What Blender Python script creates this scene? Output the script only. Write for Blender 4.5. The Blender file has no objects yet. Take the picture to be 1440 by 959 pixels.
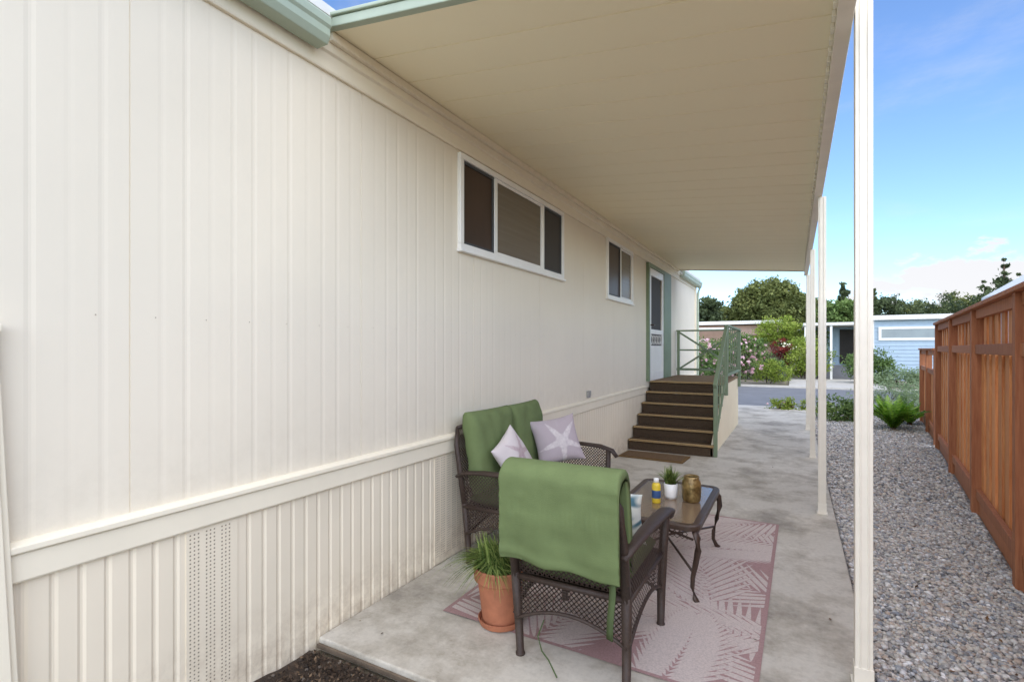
import bpy, math, random
import numpy as np
from mathutils import Vector, Matrix, noise
random.seed(7)
scene=bpy.context.scene
COL=scene.collection
R=math.radians

# ------------------------------------------------------------ materials
def S(r,g,b):
    def f(c):
        c/=255.0
        return c/12.92 if c<=.04045 else ((c+.055)/1.055)**2.4
    return (f(r),f(g),f(b),1)
def nt(name):
    m=bpy.data.materials.new(name); m.use_nodes=True
    t=m.node_tree; b=t.nodes['Principled BSDF']
    return m,t,b
def N(t,typ,**kw):
    n=t.nodes.new(typ)
    for k,v in kw.items(): setattr(n,k,v)
    return n
def ramp(t,stops):
    n=t.nodes.new('ShaderNodeValToRGB')
    e=n.color_ramp.elements
    while len(e)<len(stops): e.new(.5)
    for i,(p,c) in enumerate(stops):
        e[i].position=p; e[i].color=c
    return n
def mul(c,k): return (min(1,c[0]*k),min(1,c[1]*k),min(1,c[2]*k),1)
def mat(name,c,rough=.6,var=.12,scale=4,bump=0,bscale=60,metal=0,spec=.5,c2=None,stretch=(1,1,1),detail=6):
    m,t,b=nt(name)
    tc=N(t,'ShaderNodeTexCoord'); mp=N(t,'ShaderNodeMapping'); mp.inputs['Scale'].default_value=stretch
    t.links.new(tc.outputs['Object'],mp.inputs['Vector'])
    nz=N(t,'ShaderNodeTexNoise'); nz.inputs['Scale'].default_value=scale; nz.inputs['Detail'].default_value=detail
    nz.inputs['Roughness'].default_value=.65
    t.links.new(mp.outputs[0],nz.inputs['Vector'])
    if c2 is None: a,d=mul(c,1-var),mul(c,1+var)
    else: a,d=c,c2
    rp=ramp(t,[(.33,a),(.67,d)])
    t.links.new(nz.outputs['Fac'],rp.inputs[0]); t.links.new(rp.outputs[0],b.inputs['Base Color'])
    b.inputs['Roughness'].default_value=rough; b.inputs['Metallic'].default_value=metal
    b.inputs['Specular IOR Level'].default_value=spec
    if bump:
        n2=N(t,'ShaderNodeTexNoise'); n2.inputs['Scale'].default_value=bscale; n2.inputs['Detail'].default_value=4
        t.links.new(mp.outputs[0],n2.inputs['Vector'])
        bp=N(t,'ShaderNodeBump'); bp.inputs['Strength'].default_value=bump; bp.inputs['Distance'].default_value=.01
        t.links.new(n2.outputs['Fac'],bp.inputs['Height']); t.links.new(bp.outputs[0],b.inputs['Normal'])
    return m
def attr_mat(name,stops,attr='tint',rough=.7,trans=0,spec=.3,bump=0):
    m,t,b=nt(name)
    a=N(t,'ShaderNodeAttribute'); a.attribute_name=attr
    rp=ramp(t,stops); t.links.new(a.outputs['Fac'],rp.inputs[0])
    t.links.new(rp.outputs[0],b.inputs['Base Color'])
    b.inputs['Roughness'].default_value=rough; b.inputs['Specular IOR Level'].default_value=spec
    if trans:
        tr=N(t,'ShaderNodeBsdfTranslucent'); t.links.new(rp.outputs[0],tr.inputs['Color'])
        mx=N(t,'ShaderNodeMixShader'); mx.inputs[0].default_value=trans
        out=[n for n in t.nodes if n.type=='OUTPUT_MATERIAL'][0]
        t.links.new(b.outputs[0],mx.inputs[1]); t.links.new(tr.outputs[0],mx.inputs[2]); t.links.new(mx.outputs[0],out.inputs[0])
    if bump:
        n2=N(t,'ShaderNodeTexNoise'); n2.inputs['Scale'].default_value=400
        bp=N(t,'ShaderNodeBump'); bp.inputs['Strength'].default_value=bump; bp.inputs['Distance'].default_value=.003
        t.links.new(n2.outputs['Fac'],bp.inputs['Height']); t.links.new(bp.outputs[0],b.inputs['Normal'])
    return m
def dirty_mat(name,c,dirt,z0,z1,rough=.5,amt=.8,streak=.08,bump=.06):
    """painted metal siding with splash dirt close to the ground"""
    m,t,b=nt(name)
    tc=N(t,'ShaderNodeTexCoord')
    nz=N(t,'ShaderNodeTexNoise'); nz.inputs['Scale'].default_value=1.3; nz.inputs['Detail'].default_value=5
    t.links.new(tc.outputs['Object'],nz.inputs['Vector'])
    base=ramp(t,[(.3,mul(c,1-streak)),(.7,mul(c,1+streak*.4))]); t.links.new(nz.outputs['Fac'],base.inputs[0])
    sx=N(t,'ShaderNodeSeparateXYZ'); t.links.new(tc.outputs['Object'],sx.inputs[0])
    mr=N(t,'ShaderNodeMapRange'); mr.inputs['From Min'].default_value=z1; mr.inputs['From Max'].default_value=z0
    mr.inputs['To Min'].default_value=0; mr.inputs['To Max'].default_value=1
    t.links.new(sx.outputs['Z'],mr.inputs['Value'])
    n2=N(t,'ShaderNodeTexNoise'); n2.inputs['Scale'].default_value=9; n2.inputs['Detail'].default_value=8; n2.inputs['Roughness'].default_value=.75
    t.links.new(tc.outputs['Object'],n2.inputs['Vector'])
    r2=ramp(t,[(.42,(0,0,0,1)),(.75,(1,1,1,1))]); t.links.new(n2.outputs['Fac'],r2.inputs[0])
    mm=N(t,'ShaderNodeMath',operation='MULTIPLY'); t.links.new(mr.outputs[0],mm.inputs[0]); t.links.new(r2.outputs[0],mm.inputs[1])
    m3=N(t,'ShaderNodeMath',operation='MULTIPLY'); t.links.new(mm.outputs[0],m3.inputs[0]); m3.inputs[1].default_value=amt
    mx=N(t,'ShaderNodeMixRGB'); t.links.new(m3.outputs[0],mx.inputs[0]); t.links.new(base.outputs[0],mx.inputs[1]); mx.inputs[2].default_value=dirt
    t.links.new(mx.outputs[0],b.inputs['Base Color']); b.inputs['Roughness'].default_value=rough
    b.inputs['Specular IOR Level'].default_value=.3
    n4=N(t,'ShaderNodeTexNoise'); n4.inputs['Scale'].default_value=12
    t.links.new(tc.outputs['Object'],n4.inputs['Vector'])
    bp=N(t,'ShaderNodeBump'); bp.inputs['Strength'].default_value=bump; bp.inputs['Distance'].default_value=.01
    t.links.new(n4.outputs['Fac'],bp.inputs['Height']); t.links.new(bp.outputs[0],b.inputs['Normal'])
    return m

CREAM=S(233,223,203)
M_wall=dirty_mat('cream_siding',CREAM,S(170,155,130),0.85,1.3,amt=.2,streak=.04,rough=.6)
M_skirt=dirty_mat('cream_skirting',S(233,221,198),S(128,100,74),-.05,.34,amt=.75,rough=.6)
M_trim=mat('cream_trim',S(239,229,206),.5,.03,3,.03,30)
M_ceil=mat('ceiling_paint',S(255,244,211),.6,.006,.8,0)
M_post=mat('post_paint',S(238,231,215),.42,.04,6,.05,40)
M_green=mat('sage_paint',S(168,180,160),.45,.06,5)
M_dgreen=mat('green_paint',S(122,138,110),.5,.08,5)
M_white=mat('white_vinyl',S(240,238,232),.35,.03,5)
M_glass=mat('window_glass',S(66,50,40),.3,.15,3,spec=.25,stretch=(1,1,.3))
M_glass2=mat('window_glass_blind',S(112,102,88),.25,.10,1,spec=.3,stretch=(1,1,30))
M_screen=mat('insect_screen',S(62,56,50),.7,.1,2)
M_dark=mat('dark_gap',S(50,46,42),.9,.1,5)
M_vent=mat('vent_hole',S(136,124,108),.9,.1,5)
M_wick=mat('dark_wicker',S(62,48,40),.5,.25,60,.4,200)
M_bronze=mat('bronze_frame',S(68,52,42),.4,.15,30,.2,100)
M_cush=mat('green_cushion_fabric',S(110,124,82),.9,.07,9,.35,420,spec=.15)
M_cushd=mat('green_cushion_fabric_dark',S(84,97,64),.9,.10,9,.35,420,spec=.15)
M_terra=mat('terracotta',S(168,106,76),.8,.15,9,.2,60)
M_soil=mat('dark_soil',S(66,54,44),.95,.35,12,.8,40)
M_carpet=mat('brown_carpet',S(86,72,58),.95,.2,60,.6,300,spec=.1)
M_nose=mat('tan_nosing',S(162,136,96),.8,.12,40,.3,200)
M_deck=mat('tan_deck_carpet',S(140,118,92),.95,.12,30,.4,200,spec=.1)
M_mat=mat('coir_mat',S(122,98,68),.95,.22,60,.6,250,spec=.1)
M_concL=mat('light_concrete',S(196,190,178),.85,.1,5,.2,80)
M_asph=mat('asphalt',S(122,122,123),.9,.12,2,.3,150)
M_ground=mat('ground_earth',S(132,122,102),.95,.25,1.5,.5,30)
M_grey=mat('grey_box',S(150,148,144),.5,.1,10)
M_rust=mat('screw_head',S(170,156,138),.5,.2,30)
M_bark=mat('bark',S(84,68,52),.9,.3,14,.6,40,stretch=(1,1,.3))
M_blue=mat('blue_siding',S(170,190,204),.6,.05,3)
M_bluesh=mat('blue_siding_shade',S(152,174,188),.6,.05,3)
M_pink=mat('tan_siding',S(196,166,148),.7,.08,3)
M_roofw=mat('white_roof',S(226,224,218),.6,.05,3)
M_rock=mat('grey_pot',S(70,72,74),.7,.1,10)

def wood_mat(name,c,c2):
    m,t,b=nt(name)
    tc=N(t,'ShaderNodeTexCoord')
    mp=N(t,'ShaderNodeMapping'); mp.inputs['Scale'].default_value=(12,12,.7)
    t.links.new(tc.outputs['Object'],mp.inputs[0])
    nz=N(t,'ShaderNodeTexNoise'); nz.inputs['Scale'].default_value=4; nz.inputs['Detail'].default_value=8; nz.inputs['Roughness'].default_value=.7
    t.links.new(mp.outputs[0],nz.inputs[0])
    rp=ramp(t,[(.3,c),(.7,c2)]); t.links.new(nz.outputs['Fac'],rp.inputs[0])
    a=N(t,'ShaderNodeAttribute'); a.attribute_name='tint'
    r2=ramp(t,[(0,(.60,.58,.58,1)),(1,(1.0,1.0,1.0,1))]); t.links.new(a.outputs['Fac'],r2.inputs[0])
    mx=N(t,'ShaderNodeMixRGB',blend_type='MULTIPLY'); mx.inputs[0].default_value=1
    t.links.new(rp.outputs[0],mx.inputs[1]); t.links.new(r2.outputs[0],mx.inputs[2])
    t.links.new(mx.outputs[0],b.inputs['Base Color']); b.inputs['Roughness'].default_value=.7
    b.inputs['Specular IOR Level'].default_value=.25
    bp=N(t,'ShaderNodeBump'); bp.inputs['Strength'].default_value=.3; bp.inputs['Distance'].default_value=.005
    t.links.new(nz.outputs['Fac'],bp.inputs['Height']); t.links.new(bp.outputs[0],b.inputs['Normal'])
    return m
M_wood=wood_mat('redwood',S(214,130,76),S(252,190,130))
M_woodd=wood_mat('redwood_rail',S(170,106,74),S(212,148,106))
M_edge=mat('old_timber_edge',S(110,96,80),.9,.25,12,.4,60)

def concrete():
    m,t,b=nt('patio_concrete')
    tc=N(t,'ShaderNodeTexCoord')
    def noi(s,d=8,r=.65):
        n=N(t,'ShaderNodeTexNoise'); n.inputs['Scale'].default_value=s; n.inputs['Detail'].default_value=d; n.inputs['Roughness'].default_value=r
        t.links.new(tc.outputs['Object'],n.inputs[0]); return n
    n1=noi(.9); n2=noi(1.7,12,.7); n3=noi(38,4); n5=noi(6,10,.8)
    r1=ramp(t,[(.3,S(190,183,169)),(.7,S(214,208,195))]); t.links.new(n1.outputs['Fac'],r1.inputs[0])
    r2=ramp(t,[(.36,S(118,110,100)),(.46,S(208,203,195)),(.54,S(255,255,255))]); t.links.new(n2.outputs['Fac'],r2.inputs[0])
    mx=N(t,'ShaderNodeMixRGB',blend_type='MULTIPLY'); mx.inputs[0].default_value=.55
    t.links.new(r1.outputs[0],mx.inputs[1]); t.links.new(r2.outputs[0],mx.inputs[2])
    r5=ramp(t,[(.36,(.62,.59,.55,1)),(.47,(1,1,1,1))]); t.links.new(n5.outputs['Fac'],r5.inputs[0])
    m5=N(t,'ShaderNodeMixRGB',blend_type='MULTIPLY'); m5.inputs[0].default_value=.45
    t.links.new(mx.outputs[0],m5.inputs[1]); t.links.new(r5.outputs[0],m5.inputs[2])
    r3=ramp(t,[(.3,(.78,.78,.78,1)),(.6,(1,1,1,1))]); t.links.new(n3.outputs['Fac'],r3.inputs[0])
    m2=N(t,'ShaderNodeMixRGB',blend_type='MULTIPLY'); m2.inputs[0].default_value=.5
    t.links.new(m5.outputs[0],m2.inputs[1]); t.links.new(r3.outputs[0],m2.inputs[2])
    t.links.new(m2.outputs[0],b.inputs['Base Color']); b.inputs['Roughness'].default_value=.8
    bp=N(t,'ShaderNodeBump'); bp.inputs['Strength'].default_value=.25; bp.inputs['Distance'].default_value=.006
    t.links.new(n3.outputs['Fac'],bp.inputs['Height']); t.links.new(bp.outputs[0],b.inputs['Normal'])
    return m
M_conc=concrete()
def gravel_base():
    m,t,b=nt('gravel_bed')
    tc=N(t,'ShaderNodeTexCoord')
    v=N(t,'ShaderNodeTexVoronoi'); v.inputs['Scale'].default_value=50; t.links.new(tc.outputs['Object'],v.inputs['Vector'])
    rp=ramp(t,[(0,S(134,130,125)),(.4,S(186,182,174)),(.7,S(156,153,149)),(1,S(212,209,203))])
    t.links.new(v.outputs['Color'],rp.inputs[0])
    rd=ramp(t,[(.1,(1,1,1,1)),(.75,(.4,.4,.4,1))]); t.links.new(v.outputs['Distance'],rd.inputs[0])
    mx=N(t,'ShaderNodeMixRGB',blend_type='MULTIPLY'); mx.inputs[0].default_value=1
    t.links.new(rp.outputs[0],mx.inputs[1]); t.links.new(rd.outputs[0],mx.inputs[2])
    t.links.new(mx.outputs[0],b.inputs['Base Color']); b.inputs['Roughness'].default_value=.85
    bp=N(t,'ShaderNodeBump'); bp.inputs['Strength'].default_value=1; bp.inputs['Distance'].default_value=.015; bp.invert=True
    t.links.new(v.outputs['Distance'],bp.inputs['Height']); t.links.new(bp.outputs[0],b.inputs['Normal'])
    return m
M_gbed=gravel_base()
M_peb=attr_mat('pebble_stone',[(0,S(114,115,118)),(.16,S(194,191,185)),(.32,S(212,205,192)),(.46,S(160,158,156)),(.6,S(192,174,158)),(.74,S(228,225,219)),(.88,S(138,144,152)),(1,S(248,246,243))],rough=.75)
M_peb2=attr_mat('soil_stone',[(0,S(54,47,42)),(.5,S(84,73,63)),(1,S(140,130,118))],rough=.85)

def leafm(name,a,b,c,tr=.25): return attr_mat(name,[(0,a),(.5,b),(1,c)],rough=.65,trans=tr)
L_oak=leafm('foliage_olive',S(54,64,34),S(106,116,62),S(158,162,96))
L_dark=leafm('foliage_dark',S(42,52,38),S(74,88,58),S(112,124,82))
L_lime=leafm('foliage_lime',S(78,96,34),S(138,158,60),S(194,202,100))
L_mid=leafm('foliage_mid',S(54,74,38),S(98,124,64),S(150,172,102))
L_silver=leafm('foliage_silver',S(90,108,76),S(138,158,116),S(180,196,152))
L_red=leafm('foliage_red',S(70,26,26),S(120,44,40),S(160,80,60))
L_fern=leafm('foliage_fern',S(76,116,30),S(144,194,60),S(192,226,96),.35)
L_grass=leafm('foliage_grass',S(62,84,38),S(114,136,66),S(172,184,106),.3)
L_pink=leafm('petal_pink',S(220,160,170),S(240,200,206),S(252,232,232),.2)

# ------------------------------------------------------------ mesh builder
class MB:
    def __init__(s): s.v=[];s.f=[];s.m=[];s.t=[]
    def add(s,vs,fs,mi=0,tint=.5):
        o=len(s.v); s.v+= [tuple(p) for p in vs]
        for f in fs: s.f.append(tuple(i+o for i in f)); s.m.append(mi); s.t.append(tint)
    def box(s,x0,x1,y0,y1,z0,z1,mi=0,tint=.5):
        s.add([(x0,y0,z0),(x1,y0,z0),(x1,y1,z0),(x0,y1,z0),(x0,y0,z1),(x1,y0,z1),(x1,y1,z1),(x0,y1,z1)],
              [(0,3,2,1),(4,5,6,7),(0,1,5,4),(1,2,6,5),(2,3,7,6),(3,0,4,7)],mi,tint)
    def tube(s,pts,rad,n=8,mi=0,up=(0,0,1),cap=True,tint=.5):
        pts=[Vector(p) for p in pts]; k=len(pts)
        if not isinstance(rad,(list,tuple)) : rad=[rad]*k
        elif isinstance(rad,tuple): rad=[rad]*k
        vs=[];fs=[]
        for i,p in enumerate(pts):
            d=(pts[min(i+1,k-1)]-pts[max(i-1,0)]).normalized()
            u=Vector(up)
            if abs(d.dot(u))>.97: u=Vector((0,1,0)) if abs(d.y)<.9 else Vector((1,0,0))
            a=d.cross(u).normalized(); b=a.cross(d).normalized()
            r=rad[i]; ra,rb=(r if isinstance(r,tuple) else (r,r))
            for j in range(n):
                t=2*math.pi*(j+.5)/n
                vs.append(p+a*ra*math.cos(t)+b*rb*math.sin(t))
        for i in range(k-1):
            for j in range(n):
                fs.append((i*n+j,i*n+(j+1)%n,(i+1)*n+(j+1)%n,(i+1)*n+j))
        if cap:
            fs.append(tuple(range(n-1,-1,-1))); fs.append(tuple((k-1)*n+j for j in range(n)))
        s.add(vs,fs,mi,tint)
    def lathe(s,prof,n=32,c=(0,0,0),mi=0):
        vs=[];fs=[]
        for r,z in prof:
            for j in range(n):
                t=2*math.pi*j/n; vs.append((c[0]+r*math.cos(t),c[1]+r*math.sin(t),c[2]+z))
        for i in range(len(prof)-1):
            for j in range(n): fs.append((i*n+j,i*n+(j+1)%n,(i+1)*n+(j+1)%n,(i+1)*n+j))
        s.add(vs,fs,mi)
    def prism(s,poly,axis,a,b,mi=0):
        """poly of 2d pts extruded along axis between a and b"""
        n=len(poly)
        def P(p,t):
            return (t,p[0],p[1]) if axis=='x' else ((p[0],t,p[1]) if axis=='y' else (p[0],p[1],t))
        vs=[P(p,a) for p in poly]+[P(p,b) for p in poly]
        fs=[tuple(range(n)),tuple(range(2*n-1,n-1,-1))]+[(i,i+n,(i+1)%n+n,(i+1)%n) for i in range(n)]
        s.add(vs,fs,mi)
    def obj(s,name,mats,parent=None,loc=(0,0,0),smooth=False,bevel=0,rot=None,fixn=True):
        me=bpy.data.meshes.new(name); me.from_pydata(s.v,[],s.f)
        if not isinstance(mats,(list,tuple)): mats=[mats]
        for m in mats: me.materials.append(m)
        me.polygons.foreach_set('material_index',s.m)
        at=me.attributes.new('tint','FLOAT','FACE'); at.data.foreach_set('value',s.t)
        if fixn:
            import bmesh
            bm=bmesh.new(); bm.from_mesh(me); bmesh.ops.recalc_face_normals(bm,faces=bm.faces); bm.to_mesh(me); bm.free()
        if smooth: me.polygons.foreach_set('use_smooth',[True]*len(me.polygons))
        me.update()
        o=bpy.data.objects.new(name,me); COL.objects.link(o); o.location=loc
        if rot: o.rotation_euler=rot
        if parent: o.parent=parent
        if bevel:
            b=o.modifiers.new('bevel','BEVEL'); b.width=bevel; b.segments=2; b.limit_method='ANGLE'; b.angle_limit=R(40)
        return o
def thing(name,loc,label,category,rotz=0,group=None,rot=None):
    e=bpy.data.objects.new(name,None); COL.objects.link(e); e.location=loc; e.rotation_euler=rot or (0,0,rotz)
    e.empty_display_size=.2
    e['label']=label; e['category']=category
    if group: e['group']=group
    return e
def tag(o,label,category,group=None):
    o['label']=label; o['category']=category
    if group: o['group']=group
    return o
def struct(o): o['kind']='structure'; return o

def leaf_obj(name,P,tint,size,material,parent=None,seed=0,asp=.45,up=.4,loc=(0,0,0),nrm=None):
    g=np.random.default_rng(seed); n=len(P)
    nr=g.normal(size=(n,3)); nr[:,2]+=up; nr/=np.linalg.norm(nr,axis=1)[:,None]
    t=g.normal(size=(n,3)); t-= (t*nr).sum(1)[:,None]*nr; t/=np.linalg.norm(t,axis=1)[:,None]
    b=np.cross(nr,t); sz=(size*g.uniform(.6,1.3,n))[:,None]
    V=np.stack([P-t*sz,P+b*sz*asp,P+t*sz,P-b*sz*asp],axis=1).reshape(-1,3)
    me=bpy.data.meshes.new(name)
    me.vertices.add(4*n); me.vertices.foreach_set('co',V.astype(np.float32).ravel())
    me.loops.add(4*n); me.loops.foreach_set('vertex_index',np.arange(4*n,dtype=np.int32))
    me.polygons.add(n); me.polygons.foreach_set('loop_start',np.arange(0,4*n,4,dtype=np.int32))
    me.update(calc_edges=True)
    at=me.attributes.new('tint','FLOAT','FACE'); at.data.foreach_set('value',np.clip(tint,0,1).astype(np.float32))
    me.materials.append(material)
    o=bpy.data.objects.new(name,me); COL.objects.link(o); o.location=loc
    if parent: o.parent=parent
    return o
def cloud(blobs,n,seed=0,spread=.16,ncl=None):
    g=np.random.default_rng(seed); B=np.array(blobs,float)
    w=B[:,3]*B[:,4]+B[:,4]*B[:,5]+B[:,3]*B[:,5]; w/=w.sum()
    ncl=ncl or max(12,n//45)
    bi=g.choice(len(B),ncl,p=w)
    d=g.normal(size=(ncl,3)); d/=np.linalg.norm(d,axis=1)[:,None]
    fr=g.uniform(.35,1.02,ncl)**.6
    C=B[bi,:3]+d*B[bi,3:6]*fr[:,None]
    ct=g.uniform(0,1,ncl)
    ci=g.integers(0,ncl,n)
    rr=B[bi[ci],3:6].mean(1)
    P=C[ci]+g.normal(size=(n,3))*(rr*spread)[:,None]*np.array([1,1,.7])
    z0,z1=P[:,2].min(),P[:,2].max()
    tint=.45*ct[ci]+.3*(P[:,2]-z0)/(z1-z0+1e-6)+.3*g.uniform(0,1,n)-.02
    return P,tint

def tree(name,loc,label,h,blobs,n,leaf,material,seed,trunk_r=.2,cat='tree',spread=.16,trunk_h=None,group=None,asp=.45,up=.4):
    e=thing(name,loc,label,cat,group=group)
    mb=MB(); th=trunk_h or h*.5
    mb.tube([(0,0,-.1),(trunk_r*.3,0,th*.4),(0,trunk_r*.4,th*.8),(0,0,th*1.15)],[trunk_r*1.25,trunk_r,trunk_r*.8,trunk_r*.4],10)
    for b in blobs[:8]:
        mb.tube([(0,0,th*.6),(b[0]*.4,b[1]*.4,(th*.6+b[2])*.5+.1),(b[0],b[1],b[2])],[trunk_r*.5,trunk_r*.32,trunk_r*.12],6)
    mb.obj('trunk',M_bark,e,smooth=True)
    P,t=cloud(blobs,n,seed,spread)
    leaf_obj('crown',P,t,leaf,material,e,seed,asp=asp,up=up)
    return e
def bush(name,loc,label,blobs,n,leaf,material,seed,spread=.2,group=None,cat='bush',asp=.45,up=.4,flowers=None):
    e=thing(name,loc,label,cat,group=group)
    mb=MB(); g=random.Random(seed)
    for b in blobs:
        for k in range(3):
            mb.tube([(b[0]*.3,b[1]*.3,-.05),(b[0]*.7+g.uniform(-.1,.1)*b[3],b[1]*.7,b[2]*.6),(b[0]+g.uniform(-.4,.4)*b[3],b[1]+g.uniform(-.4,.4)*b[4],b[2]+b[5]*.3)],[.02,.014,.006],5)
    mb.obj('stem',M_bark,e,smooth=True)
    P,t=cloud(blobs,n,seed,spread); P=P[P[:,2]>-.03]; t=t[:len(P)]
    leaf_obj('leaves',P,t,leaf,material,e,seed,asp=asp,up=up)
    if flowers:
        m,nf,sz=flowers
        P,t=cloud([(b[0],b[1],b[2],b[3]*1.06,b[4]*1.06,b[5]*1.06) for b in blobs],nf*7,seed+1,.035,ncl=nf)
        o=leaf_obj('blossoms',P,t,sz,m,e,seed+2,asp=.8)
        o['kind']='stuff'
    return e

# ------------------------------------------------------------ survey helper (bearing ratio, distance along view axis)
YAW=R(28.87); CS,SN=math.cos(YAW),math.sin(YAW)
def at(px,d,z=0):
    r=(px-720)/720*d
    return (CS*r-SN*d, SN*r+CS*d, z)

# ------------------------------------------------------------ ground
WX=-2.18
def fence_x(y): return 1.326+.1178*(y-4.58)
mb=MB(); mb.add([(-600,-600,-.08),(600,-600,-.08),(600,900,-.08),(-600,900,-.08)],[(0,1,2,3)])
struct(mb.obj('ground',M_ground))
mb=MB()
mb.add([(.30,-3,-.05),(fence_x(-3)+.1,-3,-.05),(fence_x(15)+.1,15,-.05),(.30,15,-.05)],[(0,1,2,3)])
struct(mb.obj('gravel_path',M_gbed))
mb=MB(); mb.box(WX+.01,.32,1.85,14.6,-.07,0)
struct(mb.obj('patio',M_conc,bevel=.008))
mb=MB(); mb.box(-6,.35,14.62,14.95,-.07,-.005)
mb.box(.35,14,14.85,15.15,-.07,.05)
struct(mb.obj('pavement',M_concL,bevel=.01))
mb=MB(); mb.add([(-60,15.0,-.03),(60,15.0,-.03),(60,22.6,-.03),(-60,22.6,-.03)],[(0,1,2,3)])
struct(mb.obj('road',M_asph))
mb=MB(); mb.box(-60,60,22.6,22.85,-.07,.04)
mb.box(-.2,3.2,22.9,30,-.07,-.02)
struct(mb.obj('kerb',M_concL,bevel=.01))
mb=MB()
n_=50
vs=[];fs=[]
for j in range(n_+1):
    for i in range(n_+1):
        x=WX+(.30-WX)*i/n_; y=-1.2+3.0*j/n_
        vs.append((x,y,-.045+.022*noise.noise(Vector((x*3,y*3,1)))+.01*noise.noise(Vector((x*14,y*14,4)))))
for j in range(n_):
    for i in range(n_): a=j*(n_+1)+i; fs.append((a,a+1,a+n_+2,a+n_+1))
mb.add(vs,fs); struct(mb.obj('soil_bed',M_soil,smooth=True))
mb=MB(); mb.tube([(WX+.02,1.838,-.035),(-1.2,1.84,-.038),(.3,1.838,-.035)],(.010,.014),4)
tag(mb.obj('timber_edging',M_edge),'weathered dark timber edging along the patio slab','edging')

# pebbles
def pebbles(name,n,region,rmin,rmax,seed,z,label=None,material=None):
    g=np.random.default_rng(seed)
    import bmesh
    bm=bmesh.new(); bmesh.ops.create_icosphere(bm,subdivisions=1,radius=1)
    bv=np.array([v.co[:] for v in bm.verts]); bf=np.array([[v.index for v in f.verts] for f in bm.faces]); bm.free()
    xy=region(g,n); n=len(xy)
    s=rmin+(rmax-rmin)*g.uniform(0,1,n)**1.4
    sc=np.stack([s*g.uniform(.8,1.4,n),s*g.uniform(.7,1.1,n),s*g.uniform(.45,.8,n)],1)
    V=bv[None]*sc[:,None]
    V=V*(1+g.normal(size=(n,len(bv),1))*.09)
    a=g.uniform(0,2*np.pi,n); ti=g.normal(size=n)*.3
    c,s_=np.cos(ti),np.sin(ti); y=V[:,:,1]*c[:,None]-V[:,:,2]*s_[:,None]; zz=V[:,:,1]*s_[:,None]+V[:,:,2]*c[:,None]
    V[:,:,1]=y; V[:,:,2]=zz
    c,s_=np.cos(a),np.sin(a); x=V[:,:,0]*c[:,None]-V[:,:,1]*s_[:,None]; y=V[:,:,0]*s_[:,None]+V[:,:,1]*c[:,None]
    V[:,:,0]=x+xy[:,0:1]; V[:,:,1]=y+xy[:,1:2]; V[:,:,2]+= (z+sc[:,2]*g.uniform(.2,1.5,n))[:,None]
    F=(bf[None]+ (np.arange(n)*len(bv))[:,None,None]).reshape(-1,3)
    me=bpy.data.meshes.new(name); me.vertices.add(n*len(bv)); me.vertices.foreach_set('co',V.astype(np.float32).ravel())
    me.loops.add(F.size); me.loops.foreach_set('vertex_index',F.astype(np.int32).ravel())
    me.polygons.add(len(F)); me.polygons.foreach_set('loop_start',np.arange(0,F.size,3,dtype=np.int32))
    me.update(calc_edges=True)
    me.polygons.foreach_set('use_smooth',[True]*len(F))
    t=g.uniform(0,1,n)
    a=me.attributes.new('tint','FLOAT','FACE'); a.data.foreach_set('value',np.repeat(t,len(bf)).astype(np.float32))
    me.materials.append(material or M_peb)
    o=bpy.data.objects.new(name,me); COL.objects.link(o); o['kind']='stuff'; o['label']=label; o['category']='gravel'
    return o
def reg_near(g,n):
    y=g.uniform(2.0,6.5,n); x=.34+(fence_x(y)-.04-.34)*g.uniform(0,1,n); return np.stack([x,y],1)
def reg_far(g,n):
    y=g.uniform(6.5,14.8,n); x=.34+(fence_x(y)-.04-.34)*g.uniform(0,1,n); return np.stack([x,y],1)
def reg_soil(g,n):
    return np.stack([g.uniform(WX+.03,-.4,n),1.8-g.exponential(.35,n)],1)
pebbles('gravel',29000,reg_near,.0065,.0165,1,-.052,'loose mixed grey and tan river pebbles beside the fence')
pebbles('gravel',18000,reg_far,.010,.020,2,-.052,'loose mixed grey and tan river pebbles beside the fence')
pebbles('gravel',700,reg_soil,.004,.014,3,-.045,'small brown stones scattered over dark soil',M_peb2)
M_dryleaf=attr_mat('dry_leaf',[(0,S(60,42,30)),(1,S(140,108,76))])
M_bkchip=attr_mat('bark_chip',[(0,S(44,36,30)),(.8,S(84,68,54)),(1,S(130,108,84))],rough=.9)
g=np.random.default_rng(5)
P=np.stack([g.uniform(WX+.05,-.3,5000),1.79-g.exponential(.35,5000),np.full(5000,-.034)+g.uniform(0,.016,5000)],1)
o=leaf_obj('bark_mulch',P,g.uniform(0,1,5000),.011,M_bkchip,None,6,up=1.5,asp=.5); o['kind']='stuff'; o['label']='fine dark bark and leaf mulch beside the slab'; o['category']='mulch'
P=np.stack([g.uniform(WX+.03,.3,26),1.9+g.exponential(1.5,26),np.full(26,.006)],1)
o=leaf_obj('leaf_litter',P,g.uniform(0,1,26),.012,M_dryleaf,None,7,up=5); o['kind']='stuff'; o['label']='a few dry leaves on the concrete slab'; o['category']='leaves'
P=np.stack([g.uniform(.36,1.7,160),2.5+g.exponential(4,160),np.full(160,-.028)],1); P=P[(P[:,0]<fence_x(P[:,1])-.05)&(P[:,1]<14)]
o=leaf_obj('leaf_litter',P,g.uniform(0,1,len(P)),.016,M_dryleaf,None,8,up=4); o['kind']='stuff'; o['label']='scattered dry brown leaves on the gravel'; o['category']='leaves'

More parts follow.
